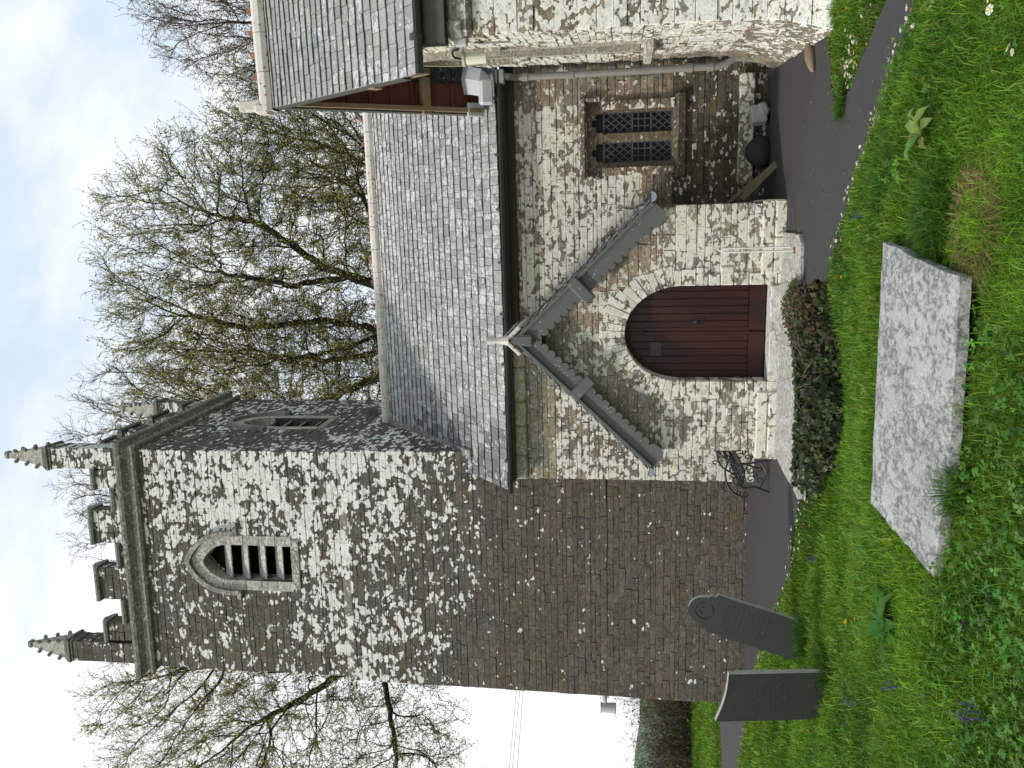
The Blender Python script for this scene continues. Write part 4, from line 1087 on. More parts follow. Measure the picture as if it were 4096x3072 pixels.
blob(m,.24,.17,.20,.10,3); o=m.build('sack',M['bag'],smooth=True,loc=wb(.80,12.45,.13)); tag(o,'dark rounded sack at the foot of the aisle wall beside a grey block','sack')
m=MB(); box(m,(0,0,0),(.27,.18,.22),(V(.98,.1,.1),V(-.1,.99,0),V(-.1,0,.99)),bev=.02); box(m,(.06,-.02,-.06),(.20,.2,.15),(V(.9,.2,.3),V(-.2,.97,0),V(-.3,0,.95)),bev=.04); o=m.build('stone_block',M['block'],loc=wb(1.33,12.50,.16)); tag(o,'pale grey stone block at the foot of the aisle wall under the window','stone block')
m=MB(); blob(m,.25,.075,.06,.12,9); o=m.build('loose_stone',M['loose'],loc=tuple(wb(1.66,9.82,.03))); o.rotation_euler=(0,0,math.radians(28)); tag(o,'long brown loose stone lying on the tarmac by the chapel wall','stone')
m=MB(); box(m,(0,0,0),(1.6,.14,.22),bev=.02,col=(.2,.18,.13),l=.5); o=m.build('ledge_stone',M['aisle'],loc=tuple(wb(1.15,12.69,.30))); o.rotation_euler=(0,0,-TH); o.parent=None; tag(o,'long low ledge stone along the foot of the aisle wall','ledge')
# overhead wires
for k,(a,b_,lab) in enumerate((((-17.75,45,8.28),(-22.07,45,8.67),'top one of three thin overhead wires left of the tower'),((-17.74,45,8.08),(-22.06,45,8.5),'middle one of three thin overhead wires left of the tower'),((-17.73,45,7.89),(-22.04,45,8.21),'lowest of three thin overhead wires left of the tower'))):
    a=V(*a);b_=V(*b_); d=b_-a; m=MB(); tube(m,[a-d*.8,a,b_,b_+d*.8],.012,5); o=m.build('overhead_wire',M['wire'] if 'wire' in M else M['cable']); tag(o,lab,'wire','overhead wires')
# ------------------------------------------------------------------ grass, weeds, flowers
def field(x,y,s,seed):
    r=np.random.default_rng(seed); z=0
    for k in range(7):
        a=r.uniform(0,2*PI); f=s*r.uniform(.6,1.9); z=z+np.sin((x*np.cos(a)+y*np.sin(a))*f+r.uniform(0,6))
    return z/7*1.7
def free_pts(x,y):
    ok=~inside(PATH,x,y)&~inside(LANDW,x,y)&~inside(SLAB,x,y)
    u=x*math.cos(TH)-y*math.sin(TH); e=x*math.sin(TH)+y*math.cos(TH)
    ok&=~((u>1.75)&(e>8.86)); ok&=~((u>-8.9)&(u<-4.4)&(e>13.05)); ok&=~((u>=-4.4)&(u<3)&(e>10.9)); return ok
def blades(x,y,z,h,w,lean,cols,seed):
    r=np.random.default_rng(seed); n=len(x); a=r.uniform(0,2*PI,n); b=r.uniform(0,2*PI,n)
    dx,dy=np.cos(a)*lean*h,np.sin(a)*lean*h; wx,wy=np.cos(b)*w/2,np.sin(b)*w/2
    o=np.zeros((n,5,3)); z0=z-.015
    o[:,0]=np.stack([x-wx,y-wy,z0],1); o[:,1]=np.stack([x+wx,y+wy,z0],1)
    o[:,2]=np.stack([x+dx*.35+wx*.85,y+dy*.35+wy*.85,z+h*.6],1); o[:,3]=np.stack([x+dx*.35-wx*.85,y+dy*.35-wy*.85,z+h*.6],1)
    o[:,4]=np.stack([x+dx,y+dy,z+h*np.clip(1.05-lean*.45,.35,1)],1)
    i=np.arange(n)[:,None,None]*5; f=(i+np.array([[0,1,2],[0,2,3],[3,2,4]])[None]).reshape(-1,3)
    return o.reshape(-1,3),f,np.repeat(cols,5,0)
r=np.random.default_rng(21)
def sample(n,d0,d1):
    # denser near the camera: uniform in log distance
    d=np.exp(r.uniform(np.log(d0),np.log(d1),n)); x=r.uniform(-.60,.60,n)*d; y=d; return x,y
xs,ys=sample(430000,3.0,16.)
xo,yo=sample(130000,2.0,12.); xo=np.sign(xo)*(np.abs(xo)+.48*yo); xs=np.concatenate([xs,xo]); ys=np.concatenate([ys,yo])
ok=free_pts(xs,ys); lip=inside(PATH,xs,ys)&(edge_dist(PATH,xs,ys)<.05)&(r.random(len(xs))<.45)&~((xs<1.3)&(xs>-1.5)&(ys>8.9)&(ys<11.)); uu_=xs*math.cos(TH)-ys*math.sin(TH); ee_=xs*math.sin(TH)+ys*math.cos(TH); lip&=~((uu_>-4.4)&(ee_>10.5))&~((uu_>-9)&(ee_>13)); ok|=lip; xs,ys=xs[ok],ys[ok]
pa=np.stack([r.uniform(-16,-5,60000),r.uniform(15,26,60000)]); k2=free_pts(*pa); pa=pa[:,k2]
pb=np.stack([r.uniform(2.6,5.2,26000),r.uniform(5.0,8.8,26000)]); k2=free_pts(*pb); pb=pb[:,k2]
xs=np.concatenate([xs,pa[0],pb[0]]); ys=np.concatenate([ys,pa[1],pb[1]])
zs=gh(xs,ys); n=len(xs); dist=np.hypot(xs,ys); ed=np.minimum(edge_dist(PATH,xs,ys),9)
# nothing grows above the slab: blades close to its edge lean over only on the right
fa=field(xs,ys,2.2,1); fb=field(xs,ys,6.5,2); fc=field(xs,ys,1.1,3)
h=(.060+.032*fa+.034*fb+r.exponential(.024,n))*np.clip(.35+ed*1.6,.35,1.); h=np.clip(h,.018,.20)
h*=np.where(dist>14,1.2,1.)
wd=np.clip(.0052*np.maximum(dist,4.5)/5.,.0048,.016)*r.uniform(.7,1.5,n)
mixv=np.clip(.5+.5*fb+.35*fc+r.normal(0,.28,n),0,1)[:,None]
cols=(1-mixv)*np.array([.062,.165,.011])+mixv*np.array([.175,.325,.024])
yel=(r.random(n)<np.where(ed<.35,.32,.05)); cols[yel]=np.array([.20,.21,.05])*r.uniform(.6,1.1,(yel.sum(),1))*1.25
cols*=r.uniform(.45,1.30,(n,1))*np.clip(.92+.20*fa,.6,1.2)[:,None]
v_,f_,c_=blades(xs,ys,zs,h,wd,np.clip(r.normal(.75,.35,n),.1,1.6),cols,4)
gr=np_mesh('grass',v_,f_,M['grass'],c_); tag(gr,'bright green uncut churchyard grass around the graves','grass',kind='stuff')
# taller tufts: against the slab's right end and around the stones
def tuft(name,cx,cy,n,rad,hh,base,label,seed,lean=.7,cat='grass tuft'):
    q=np.random.default_rng(seed); a=q.uniform(0,2*PI,n); d=rad*np.sqrt(q.random(n)); x=cx+d*np.cos(a);y=cy+d*np.sin(a)*.7; z=gh(x,y)
    v,f,c=blades(x,y,z,hh*q.uniform(.55,1.2,n),np.full(n,.0052),np.clip(q.normal(lean,.35,n),.1,1.7),vary(base,n,.28,seed),seed)
    o=np_mesh(name,v,f,M['grass'],c); tag(o,label,cat); return o
tuft('grass_tuft',1.0,4.95,1500,.22,.17,(.055,.13,.014),'tall green grass tuft flopping over the right end of the ledger stone',31)
tuft('straw_tuft',.86,4.52,1300,.20,.17,(.26,.18,.085),'dry straw-coloured grass tuft by the right near corner of the ledger stone',32,1.2)
tuft('grass_tuft',-.62,4.78,420,.09,.20,(.06,.14,.016),'small tuft of long grass leaning on the near edge of the ledger stone',33)
tuft('grass_tuft',-3.0,9.70,420,.24,.20,(.045,.11,.014),'long grass tuft at the foot of the leaning gravestone',34)
tuft('grass_tuft',-2.95,8.52,420,.16,.20,(.05,.12,.014),'long grass tuft at the right foot of the square-topped gravestone',35)
tuft('grass_tuft',2.73,8.02,500,.12,.16,(.06,.14,.016),'grass tuft at the tip of the green wedge between the two tarmac paths',36)
tuft('grass_tuft',1.5,5.9,500,.30,.13,(.05,.125,.014),'long dark green grass tuft in the lawn right of the ledger stone',37)
# low broad-leaved weeds
nw=15000; xw,yw=sample(nw,3.05,9.); pr=np.clip(.02+.95*np.clip((.35-xw)/1.2,0,1)*np.clip((5.3-yw)/.5,0,1)+.32*(field(xw,yw,3.,9)>.25)*(yw<8.5),0,1)
kk=(r.random(nw)<pr)&free_pts(xw,yw); xw,yw=xw[kk],yw[kk]; zw=gh(xw,yw)+r.uniform(.03,.115,len(xw)); n=len(xw)
Nn=np.stack([r.normal(0,.35,n),r.normal(-.15,.35,n),np.ones(n)],1); cw_=vary((.07,.18,.026),n,.3,13); lt=r.random(n)<.15; cw_[lt]=vary((.11,.21,.05),int(lt.sum()),.2,14)
v_,f_,c_=leaf_cards(np.stack([xw,yw,zw],1),Nn,r.uniform(.022,.058,n),cw_,'tri',15)
gc=np_mesh('ground_cover',v_,f_,M['leaf'],c_); tag(gc,'low three-lobed green weeds growing among the near grass','weeds',kind='stuff')
# two leafy plants
def leafy(name,loc,nl,ln,wd,base,label,seed,upr=.5):
    q=random.Random(seed); o=empty(name,loc); tag(o,label,'plant')
    for i in range(nl):
        a=2*PI*i/nl+q.uniform(-.3,.3); L=ln*q.uniform(.7,1.15); m=MB(); k=8; vs=[]; d=V(math.cos(a),math.sin(a),0); s=V(-d.y,d.x,0)
        uu=upr*q.uniform(.6,1.3)
        for j in range(k+1):
            f=j/k; w=wd*math.sin(PI*min(1,f*.95+.05))**.75*.5*(1.1-.4*f); c=d*(L*f)+V(0,0,L*(uu*f-uu*.9*f*f)+.02); wv=.008*math.sin(f*16+i)
            vs+= [c-s*w+V(0,0,.25*w+wv),c,c+s*w+V(0,0,.25*w-wv)]
        fs=[]
        for j in range(k): b0=j*3; fs+=[(b0,b0+1,b0+4,b0+3),(b0+1,b0+2,b0+5,b0+4)]
        c=[x*q.uniform(.75,1.25) for x in base]; m.add(vs,fs,c); m.build('leaf',M['leaf'],o,smooth=True)
leafy('dock_plant',(-1.62,5.62,float(gh(-1.62,5.62))+.05),9,.30,.11,(.05,.13,.018),'broad-leaved dark green dock plant in the grass left of the ledger stone',3,.7)
leafy('dock_plant',(1.52,5.05,float(gh(1.52,5.05))+.06),7,.19,.085,(.16,.24,.07),'pale yellow-green leafy plant in the grass on the right of the lawn',5,1.1)
leafy('dock_plant',(-1.55,3.72,float(gh(-1.55,3.72))+.05),7,.17,.08,(.12,.25,.04),'light green leafy weed close to the camera below the ledger stone',6,1.0)
# flowers, each its own object
def flower(name,petals,rad,pc,cc,cr):
    m=MB(); vs=[(0,0,.004)];fs=[]
    for i in range(petals):
        a=2*PI*i/petals; b=2*PI*(i+.42)/petals; c=2*PI*(i+.84)/petals; k=len(vs)
        vs+=[(cr*.7*math.cos(a),cr*.7*math.sin(a),.003),(rad*math.cos(a+.05),rad*math.sin(a+.05),.006),(rad*1.08*math.cos(b),rad*1.08*math.sin(b),.004),(rad*math.cos(c),rad*math.sin(c),.006),(cr*.7*math.cos(c),cr*.7*math.sin(c),.003)]; fs.append((k,k+1,k+2,k+3,k+4))
    m.add(vs,fs,pc); tube(m,[(0,0,.0),(0,0,.006),(0,0,.009)],[cr,cr,cr*.5],8,cc); tube(m,[(0,0,-.09),(0,0,0)],.0013,4,(.06,.13,.02))
    return m.build(name,M['petal'])
q=random.Random(77)
def plant(proto,pts,label,cat,group,hz,sc):
    for i,(x,y) in enumerate(pts):
        o=proto if i==0 else proto.copy()
        if i: C.objects.link(o)
        o.location=(x,y,float(gh(x,y))+q.uniform(*hz)); s=q.uniform(*sc); o.scale=(s,s,1); o.rotation_euler=(q.uniform(-.1,.55),q.uniform(-.3,.3),q.uniform(0,6)); tag(o,label,cat,group)
dz=[]
def strip(a,b,n,wd,bias=1.):
    k=0
    while k<n:
        t=q.random(); x=lerp(a[0],b[0],t)+q.gauss(0,wd); y=lerp(a[1],b[1],t)+q.gauss(0,wd)
        if free_pts(np.array([x]),np.array([y]))[0]: dz.append((x,y)); k+=1
strip((-1.45,9.85),(-2.35,10.35),44,.15); strip((-2.4,10.4),(-3.4,11.7),18,.12); strip((-3.4,11.5),(-4.4,12.8),22,.14)
strip((-4.4,12.8),(-6.9,14.8),26,.18); strip((2.0,7.25),(1.3,8.35),34,.12); strip((2.75,6.0),(2.1,7.1),28,.12); strip((2.0,7.0),(2.7,5.7),10,.2)
strip((2.90,7.7),(3.2,7.9),20,.09); strip((2.9,8.0),(3.5,7.2),44,.2); strip((2.95,7.9),(3.2,7.6),22,.07); strip((-7.5,16.0),(-10.5,19.5),24,.5)
plant(flower('daisy',11,.0155,(.80,.79,.76),(.62,.42,.03),.0045),dz,'small white daisy in the short grass along the tarmac path','daisy','daisies along the path edges',(.035,.075),(.75,1.25))
dd=[(x,y) for x,y in ((-1.62,9.42),(-1.55,9.1),(-1.75,8.85),(-1.9,8.5),(-1.35,8.6),(-2.05,8.1),(-.35,8.0),(-1.08,5.66),(-1.9,6.7),(-2.1,7.3),(-1.6,7.4),(-2.6,5.4),(-2.0,4.6),(-2.35,4.25),(-1.8,4.1),(1.25,7.3),(1.75,6.5),(1.0,7.7),(2.55,5.0),(2.4,5.35),(2.2,4.7),(1.3,6.8),(.6,8.1),(1.9,5.2),(3.35,7.0),(3.5,7.7),(2.95,7.2),(2.95,7.6),(-3.3,6.9),(-2.5,6.2),(-1.4,6.9),(2.0,4.4),(1.7,4.3),(-3.8,9.0),(-.2,7.0))]
plant(flower('dandelion',16,.021,(.72,.43,.01),(.66,.36,.005),.010),dd,'bright yellow dandelion flower standing in the green grass','dandelion','yellow dandelions in the lawn',(.04,.09),(.55,.95))
pl=[(2.12,4.55),(2.2,4.5),(2.05,4.42),(1.98,4.36),(2.3,4.75),(1.9,4.3),(2.42,5.1),(2.36,5.2),(1.62,4.15),(1.66,4.2),(2.6,5.0)]
plant(flower('primrose',6,.024,(.74,.73,.58),(.6,.5,.1),.007),pl,'pale cream primrose flower in the grass at the right of the lawn','primrose','cream primroses in the grass',(.06,.11),(.7,1.15))
def bluebell():
    m=MB(); st=[(0,0,-.1),(0,0,.06),(.01,0,.10),(.035,0,.125)]; tube(m,st,.0022,5,(.05,.10,.03))
    for i in range(7): 
        f=i/6; a=i*2.1; p=V(.012*math.cos(a)+.02*f*f,.012*math.sin(a),.05+.075*f); tube(m,[p,p+V(.006*math.cos(a),.006*math.sin(a),-.010),p+V(.008*math.cos(a),.008*math.sin(a),-.020)],[.002,.005,.007],6,(.075,.065,.19))
    return m.build('bluebell',M['petal'])
bb=[(-1.75,4.42),(-1.72,4.47),(-1.8,4.5),(-1.95,5.4),(-2.55,6.6),(-1.9,8.9),(1.35,6.6)]
plant(bluebell(),bb,'dark violet bluebell spike among the lawn grass','bluebell','bluebells in the lawn',(.04,.09),(.8,1.3))
# ------------------------------------------------------------------ trees
def seg_tubes(p0,p1,r0,r1,ns):
    """independent tapered prisms for arrays of segments"""
    d=p1-p0; L=np.linalg.norm(d,axis=1,keepdims=True)+1e-9; d=d/L
    ref=np.where(np.abs(d[:,2:3])<.9,np.array([[0,0,1.]]),np.array([[1.,0,0]])); a=np.cross(d,ref); a/=np.linalg.norm(a,axis=1,keepdims=True); b=np.cross(d,a)
    n=len(p0); o=np.zeros((n,2*ns,3))
    for k in range(ns):
        t=2*PI*k/ns; c=a*math.cos(t)+b*math.sin(t); o[:,k]=p0+c*r0[:,None]-d*.0; o[:,ns+k]=p1+c*r1[:,None]
    f=np.array([[k,(k+1)%ns,ns+(k+1)%ns,ns+k] for k in range(ns)])
    return o.reshape(-1,3),(np.arange(n)[:,None,None]*2*ns+f[None]).reshape(-1,4)
def grow(trunks,att,step,infl,kill,iters,seed,updown=.12):
    r=np.random.default_rng(seed); P=[];par=[]
    for tr in trunks:
        prev=-1 if not P or tr[0] is None else None
        pts=[np.array(p,float) for p in tr if p is not None]
        start=-1
        if P:
            dd=np.linalg.norm(np.array(P)-pts[0],axis=1); start=int(dd.argmin())
        cur=start
        for a,b in zip(pts,pts[1:]):
            k=max(1,int(np.linalg.norm(b-a)/step))
            for j in range(k):
                q=a+(b-a)*(j/k)+r.normal(0,.035,3)
                P.append(q); par.append(cur); cur=len(P)-1
        P.append(pts[-1]); par.append(cur)
    att=att.copy(); Pn=np.array(P); d=np.linalg.norm(att[:,None]-Pn[None],axis=2); near=d.argmin(1); nd=d.min(1)
    for it in range(iters):
        act=nd<infl
        if not act.any(): infl*=1.5; 
        if infl>20: break
        if not act.any(): continue
        idx=near[act]; v=att[act]-Pn[idx]; v/=np.linalg.norm(v,axis=1,keepdims=True)+1e-9
        acc=np.zeros((len(Pn),3)); np.add.at(acc,idx,v); u=np.unique(idx); dirs=acc[u]; dirs/=np.linalg.norm(dirs,axis=1,keepdims=True)+1e-9
        pv=np.array([Pn[i]-Pn[par[i]] if par[i]>=0 else (0,0,1) for i in u]); pv=pv/(np.linalg.norm(pv,axis=1,keepdims=True)+1e-9)
        dirs=dirs+pv*.55+r.normal(0,.20,dirs.shape)+np.array([0,0,updown]); dirs/=np.linalg.norm(dirs,axis=1,keepdims=True)
        new=Pn[u]+dirs*step; b0=len(Pn); Pn=np.concatenate([Pn,new]); par+=list(u)
        dn=np.linalg.norm(att[:,None]-new[None],axis=2); m=dn.min(1); am=dn.argmin(1)+b0; w=m<nd; nd=np.where(w,m,nd); near=np.where(w,am,near)
        k=nd>kill; att,nd,near=att[k],nd[k],near[k]
        if len(att)==0: break
    return Pn,np.array(par)
def ell(n,c,rad,seed,zmin=None,shell=.45):
    r=np.random.default_rng(seed); v=r.normal(size=(n*2,3)); v/=np.linalg.norm(v,axis=1,keepdims=True); v*=(r.random((n*2,1))**shell); p=v*np.array(rad)+np.array(c)
    if zmin is not None: p=p[p[:,2]>zmin]
    return p[:n]
def tree(name,label,base,trunks,att,seed,leafcol,leafn,barkcol=(.030,.027,.022),tip=.0088,ex=2.02,twl=(.30,.85),twn=2.3,lsize=(.045,.088),step=.26,leafgrp=.5,updown=.12,rmax=.34,droop=0.):
    P,par=grow(trunks,att,step,3.2,.42,160,seed,updown)
    r=np.random.default_rng(seed+1); n=len(P)
    acc=np.zeros(n); rad=np.zeros(n)
    for i in range(n-1,-1,-1):
        rad[i]=tip if acc[i]==0 else acc[i]**(1/ex)
        if par[i]>=0: acc[par[i]]+=rad[i]**ex
    rad=np.minimum(rad,rmax)
    i=np.where(par>=0)[0]; p0,p1,r0,r1=P[par[i]],P[i],np.minimum(rad[par[i]],rad[i]*1.35),rad[i]
    thick=r1>.028
    va,fa=seg_tubes(p0[thick],p1[thick]+(p1-p0)[thick]*.06,r0[thick],r1[thick],7)
    vb,fb=seg_tubes(p0[~thick],p1[~thick],r0[~thick],r1[~thick],4)
    vv=[va,vb];ff=[fa,fb+len(va)]; c1=vary(barkcol,len(va)//14,.18,seed); cc=[np.repeat(c1,14,0),np.repeat(vary(barkcol,len(vb)//8,.18,seed+2)*1.15,8,0)]
    # twigs
    thin=np.where((rad<.03)&(par>=0))[0]; k=r.poisson(twn,len(thin)); src=np.repeat(thin,k); m=len(src)
    d=P[src]-P[par[src]]; d/=np.linalg.norm(d,axis=1,keepdims=True)+1e-9
    ctr=att.mean(0); outw=P[src]-ctr; outw/=np.linalg.norm(outw,axis=1,keepdims=True)+1e-9
    L=r.uniform(*twl,m); cur=P[src]+r.normal(0,.02,(m,3)); dr=d*.7+outw*.4+r.normal(0,.55,(m,3))+np.array([0,0,.25-droop]); dr/=np.linalg.norm(dr,axis=1,keepdims=True)
    tips=[];off=len(va)+len(vb)
    pts=[cur]
    for s in range(3):
        nx=cur+dr*(L/3)[:,None]; w0=lerp(.0075,.0045,s/3); w1=lerp(.0075,.0045,(s+1)/3)
        v,f=seg_tubes(cur,nx,np.full(m,w0),np.full(m,w1),3); vv.append(v);ff.append(f+off);off+=len(v); cc.append(np.repeat(vary(np.array(barkcol)*np.array([1.5,1.25,1.15]),m,.2,seed+5+s),6,0))
        # side twiglets
        sdv=dr*.6+r.normal(0,.6,(m,3)); sdv/=np.linalg.norm(sdv,axis=1,keepdims=True); en=nx+sdv*(L*r.uniform(.18,.4,m))[:,None]
        v,f=seg_tubes(nx,en,np.full(m,.0055),np.full(m,.003),3); vv.append(v);ff.append(f+off);off+=len(v); cc.append(np.repeat(vary(np.array(barkcol)*np.array([1.6,1.25,1.1]),m,.2,seed+8+s),6,0))
        tips+= [nx,en,(nx+en)/2]
        cur=nx; dr=dr+r.normal(0,.30,(m,3))+np.array([0,0,.10-droop]); dr/=np.linalg.norm(dr,axis=1,keepdims=True)
    o=empty(name,base); tag(o,label,'tree')
    tr=np_mesh('trunk',np.concatenate(vv)-np.array(base),np.concatenate(ff),M['attr'],np.concatenate(cc),o)
    tips=np.concatenate(tips); g=field(tips[:,0]+tips[:,1]*.3,tips[:,2]+tips[:,1]*.4,1.3,seed)
    pr=np.clip(leafgrp+ .55*g,.04,1.2); pr=pr/pr.sum(); sel=r.choice(len(tips),min(leafn,len(tips)),replace=False,p=pr)
    q=tips[sel]+r.normal(0,.03,(len(sel),3)); cl=np.array([leafcol[0] if a<.62 else leafcol[1] for a in r.random(len(sel))])
    cl=cl*(1+r.normal(0,.25,(len(sel),1))); cl=np.clip(cl,.01,1)
    v,f,c=leaf_cards(q-np.array(base),r.normal(0,1,(len(sel),3))+np.array([0,-.3,.5]),r.uniform(*lsize,len(sel)),cl,'dia',seed+3)
    np_mesh('crown',v,f,M['leaf'],c,o)
    return o
OL=((.40,.385,.085),(.31,.24,.11)); BR=((.27,.155,.115),(.24,.18,.1)); GR=((.37,.41,.075),(.33,.27,.1))
attA=np.concatenate([ell(3600,(4.2,24,12.6),(4.5,4.2,6.5),1,6.6),ell(800,(2.4,23.5,15.0),(3.0,3,3.9),2)])
tree('beech_tree','large spreading tree in young olive leaf rising behind the middle of the aisle roof',(1.9,24,0),
 [[(1.9,24,0),(1.85,24,4),(1.75,24,7.6),(1.65,23.9,9.4),(2.0,23.9,11.5),(1.8,23.8,14.0),(2.2,23.8,16.2)],[(1.78,24,7.4),(2.9,23.6,9.3),(3.6,23.3,11.2),(4.9,23,13.2),(5.3,23,14.9)],[(1.75,24,7.8),(3.4,24.5,8.6),(4.6,24.8,9.9),(6.2,25,10.7)],[(1.65,23.9,9.2),(.9,23.6,11.6),(.6,23.5,13.8)],[(3.3,23.4,10.4),(3.1,23.6,12.6),(3.6,23.7,15.2)]],attA,3,OL,92000)
attB=ell(2600,(-.4,25,12.8),(3.1,3.6,6.6),5,6.8)
tree('beech_tree','twin-stemmed tree in thin young leaf standing between the tower and the large olive tree',(.55,25,0),
 [[(.55,25,0),(.6,25,5),(.62,25,7.8),(.3,24.8,9.8)],[(.62,25,7.8),(1.1,25.2,9.6),(.8,25.3,12.0),(1.0,25.3,14)],[(.3,24.8,9.8),(-.6,24.8,12),(-.9,24.8,14.6)]],attB,7,OL,64000,rmax=.26)
attC=ell(2600,(9.0,27,12.0),(3.2,3.6,4.9),8,5.5)
tree('beech_tree','tree with dense young green leaf seen just left of the chapel roof ridge end',(8.4,27.5,0),
 [[(8.4,27.5,0),(8.2,27.4,5),(7.9,27.3,8.5),(7.6,27.2,10.5)],[(8.2,27.4,6),(9.4,27.2,9)]],attC,11,GR,80000,rmax=.26,leafgrp=.7)
attD=ell(2600,(13.6,26.5,13.9),(3.4,3.6,5.6),13,8)
tree('copper_tree','reddish brown tree with upswept bare twigs rising behind the chapel roof',(13.2,26.5,0),
 [[(13.2,26.5,0),(13.0,26.5,6),(12.7,26.4,10.5),(12.3,26.3,13)],[(13.0,26.5,8),(14.2,26.6,12)]],attD,15,BR,26000,barkcol=(.042,.032,.028),rmax=.24,updown=.3,twn=2.2)
attE=np.concatenate([ell(2500,(-10.9,25,14.6),(3.5,3.2,5.6),17),ell(560,(-12.0,25,9.2),(2.6,2.2,2.2),18)])
tree('beech_tree','heavy-limbed tree in young leaf reaching out past the left side of the tower',(-7.6,25.4,0),
 [[(-7.6,25.4,0),(-7.7,25.4,6),(-7.9,25.3,9.3),(-9.3,25.1,11.0),(-10.3,25,12.4),(-11.3,24.9,14.2)],[(-7.9,25.3,9.0),(-9.8,25,9.9),(-11.3,25,9.6),(-12.4,25,9.5)],[(-9.3,25.1,11.0),(-9.6,25,13.5),(-9.4,25,16)]],attE,19,OL,64000,rmax=.24,droop=.1)
attF=np.concatenate([ell(1300,(-3.6,31,20.5),(5.8,3.5,5.6),23)])
tree('ash_tree','tall thin-twigged tree whose top shows behind the tower battlements',(-3.4,31,0),
 [[(-3.4,31,0),(-3.4,31,10),(-3.5,31,16)],[(-3.4,31,12),(-1.5,31,17.5)],[(-3.4,31,13),(-5.6,31,18)]],attF,25,BR,6000,barkcol=(.05,.04,.032),twn=1.9,rmax=.24,updown=.35)
# hedge and scrub beyond the churchyard
def shrub(name,label,cx0,cx1,y,z0,hh,depth,nstem,nleaf,cols,seed,cat,lsize=(.05,.11),green=.5):
    r=np.random.default_rng(seed); o=empty(name,((cx0+cx1)/2,y,z0)); tag(o,label,cat); base=np.array([(cx0+cx1)/2,y,z0])
    x=r.uniform(cx0,cx1,nstem); yy=y+r.uniform(-depth,depth,nstem); cur=np.stack([x,yy,np.full(nstem,z0-.1)],1); L=hh*r.uniform(.5,1.12,nstem)*(1+.18*field(x,yy,1.1,seed)); dr=np.stack([r.normal(0,.28,nstem),r.normal(0,.25,nstem),np.ones(nstem)],1); dr/=np.linalg.norm(dr,axis=1,keepdims=True)
    vv=[];ff=[];cc=[];off=0;tips=[]
    for s in range(5):
        nx=cur+dr*(L/5)[:,None]; w0=.013*(1-s/5.5); w1=.013*(1-(s+1)/5.5); v,f=seg_tubes(cur,nx,np.full(nstem,w0),np.full(nstem,w1),3); vv.append(v);ff.append(f+off);off+=len(v);cc.append(np.repeat(vary((.075,.062,.045),nstem,.3,seed+s),6,0))
        for kk in range(2):
            sv=dr*.8+r.normal(0,.6,(nstem,3)); sv/=np.linalg.norm(sv,axis=1,keepdims=True); en=nx+sv*(L*r.uniform(.08,.2,nstem))[:,None]; v,f=seg_tubes(nx,en,np.full(nstem,.006),np.full(nstem,.003),3); vv.append(v);ff.append(f+off);off+=len(v);cc.append(np.repeat(vary((.09,.07,.05),nstem,.3,seed+s),6,0)); tips+=[en,(en+nx)/2]
        tips.append(nx); cur=nx; dr=dr+r.normal(0,.22,(nstem,3)); dr/=np.linalg.norm(dr,axis=1,keepdims=True)
    np_mesh('stems',np.concatenate(vv)-base,np.concatenate(ff),M['attr'],np.concatenate(cc),o)
    if nleaf:
        tips=np.concatenate(tips); sel=r.choice(len(tips),nleaf); q=tips[sel]+r.normal(0,.09,(nleaf,3)); g=field(q[:,0]*1.,q[:,2]*1.6,1.6,seed+4); pick=np.clip(green+.5*g+r.normal(0,.2,nleaf),0,1)[:,None]
        cl=(pick*np.array(cols[0])+(1-pick)*np.array(cols[1]))*(1+r.normal(0,.25,(nleaf,1))); v,f,c=leaf_cards(q-base,r.normal(0,1,(nleaf,3))+np.array([0,-.4,.6]),r.uniform(*lsize,nleaf),np.clip(cl,.01,1),'dia',seed+9); np_mesh('leaves',v,f,M['leaf'],c,o)
    return o
shrub('hedge','brownish olive spring hedge beyond the grass left of the tower',-17.5,-7.2,25.2,-.05,1.62,.9,1500,15000,((.105,.115,.028),(.085,.065,.030)),41,'hedge')
shrub('shrub','taller yellow-green shrub in the hedge close to the tower edge',-10.2,-8.2,26.6,-.05,2.25,.7,280,3600,((.20,.17,.035),(.13,.11,.03)),43,'shrub')
shrub('sapling','bare twiggy sapling sticking up over the left end of the hedge',-13.6,-12.3,27.5,-.1,2.7,.35,46,0,None,45,'sapling')
shrub('sapling','smaller bare sapling over the hedge nearer the tower',-11.7,-11.0,28,-.1,2.35,.25,26,0,None,47,'sapling')
# ------------------------------------------------------------------ camera, light, sky
cam=bpy.data.cameras.new('camera'); co=bpy.data.objects.new('camera',cam); C.objects.link(co)
pit=math.radians(8.13); fw=V(0,math.cos(pit),math.sin(pit)); up=V(0,-math.sin(pit),math.cos(pit))
X=-up; Y=V(1,0,0); Z=-fw      # the phone was held upright: the stored picture lies on its side
mt=Matrix(((X.x,Y.x,Z.x,0),(X.y,Y.y,Z.y,0),(X.z,Y.z,Z.z,2.1),(0,0,0,1))); co.matrix_world=mt
cam.sensor_width=36; cam.lens=36*3150/4096; cam.clip_end=4000; cam.clip_start=.05
bpy.context.scene.camera=co
SAZ=math.radians(21.8); SEL=math.radians(40)
sd=V(math.cos(SAZ)*math.cos(SEL),math.sin(SAZ)*math.cos(SEL),-math.sin(SEL))
sl=bpy.data.lights.new('sun','SUN'); so=bpy.data.objects.new('sun',sl); C.objects.link(so)
sl.energy=2.6; sl.angle=math.radians(6); sl.color=(1,.95,.87); so.rotation_euler=sd.to_track_quat('-Z','Y').to_euler()
w=bpy.data.worlds.new('World'); bpy.context.scene.world=w; w.use_nodes=True
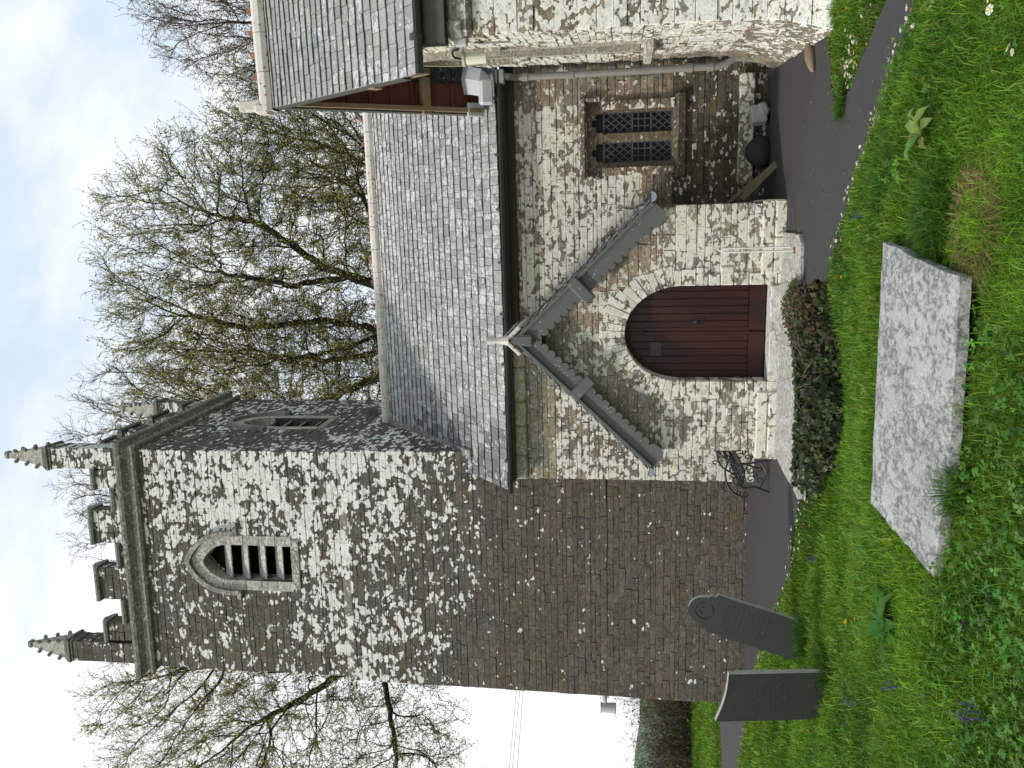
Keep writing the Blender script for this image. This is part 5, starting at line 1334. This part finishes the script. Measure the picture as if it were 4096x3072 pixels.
class WT(NT):
    def __init__(s,w): s.t=w.node_tree; s.t.nodes.clear(); s.out=s.n('ShaderNodeOutputWorld')
t=WT(w)
sky=t.n('ShaderNodeTexSky',sky_type='NISHITA'); sky.sun_disc=False; sky.sun_elevation=SEL; sky.sun_rotation=math.atan2(-sd.x,-sd.y); sky.air_density=1.; sky.dust_density=1.6
tc=t.n('ShaderNodeTexCoord'); g=tc.outputs['Generated']
sx=t.n('ShaderNodeSeparateXYZ'); t.set(sx,0,g)
el=sx.outputs[2]
# thin cloud: streaky, thickening towards the horizon and the west
zz=t.math('MAXIMUM',el,.03); cx=t.math('DIVIDE',sx.outputs[0],t.math('ADD',zz,.35)); cy=t.math('DIVIDE',sx.outputs[1],t.math('ADD',zz,.35))
cv=t.n('ShaderNodeCombineXYZ'); t.set(cv,0,t.math('MULTIPLY',t.math('ADD',cx,t.math('MULTIPLY',cy,.5)),.9)); t.set(cv,1,t.math('MULTIPLY',t.math('SUBTRACT',cy,t.math('MULTIPLY',cx,.35)),1.6)); t.set(cv,2,el)
n=t.noise(cv.outputs[0],2.6,6,.55)
cl=t.math('ADD',n,t.math('MULTIPLY_ADD',el,-.62,.34)); cl=t.math('ADD',cl,t.math('MULTIPLY',sx.outputs[0],-.20))
cm=t.step(cl,.33,.66)
skc=t.vmath('MULTIPLY',sky.outputs[0],(.11,.11,.11))
skc=t.mix(.8,skc,(.60,.745,.885))
cc=t.mix(t.noise(cv.outputs[0],4.,4,.5),(.80,.825,.85),(1.02,1.02,1.02))
fin=t.mix(t.math('MULTIPLY_ADD',cm,.9,.10),skc,cc)
bg=t.n('ShaderNodeBackground'); t.set(bg,0,fin); t.set(bg,1,1.0); t.t.links.new(bg.outputs[0],t.out.inputs[0])
sc=bpy.context.scene; sc.view_settings.view_transform='Standard'; sc.view_settings.look='None'; sc.view_settings.exposure=.3; sc.view_settings.gamma=1
sc.cycles.max_bounces=6; sc.cycles.transparent_max_bounces=4; sc.cycles.use_denoising=True
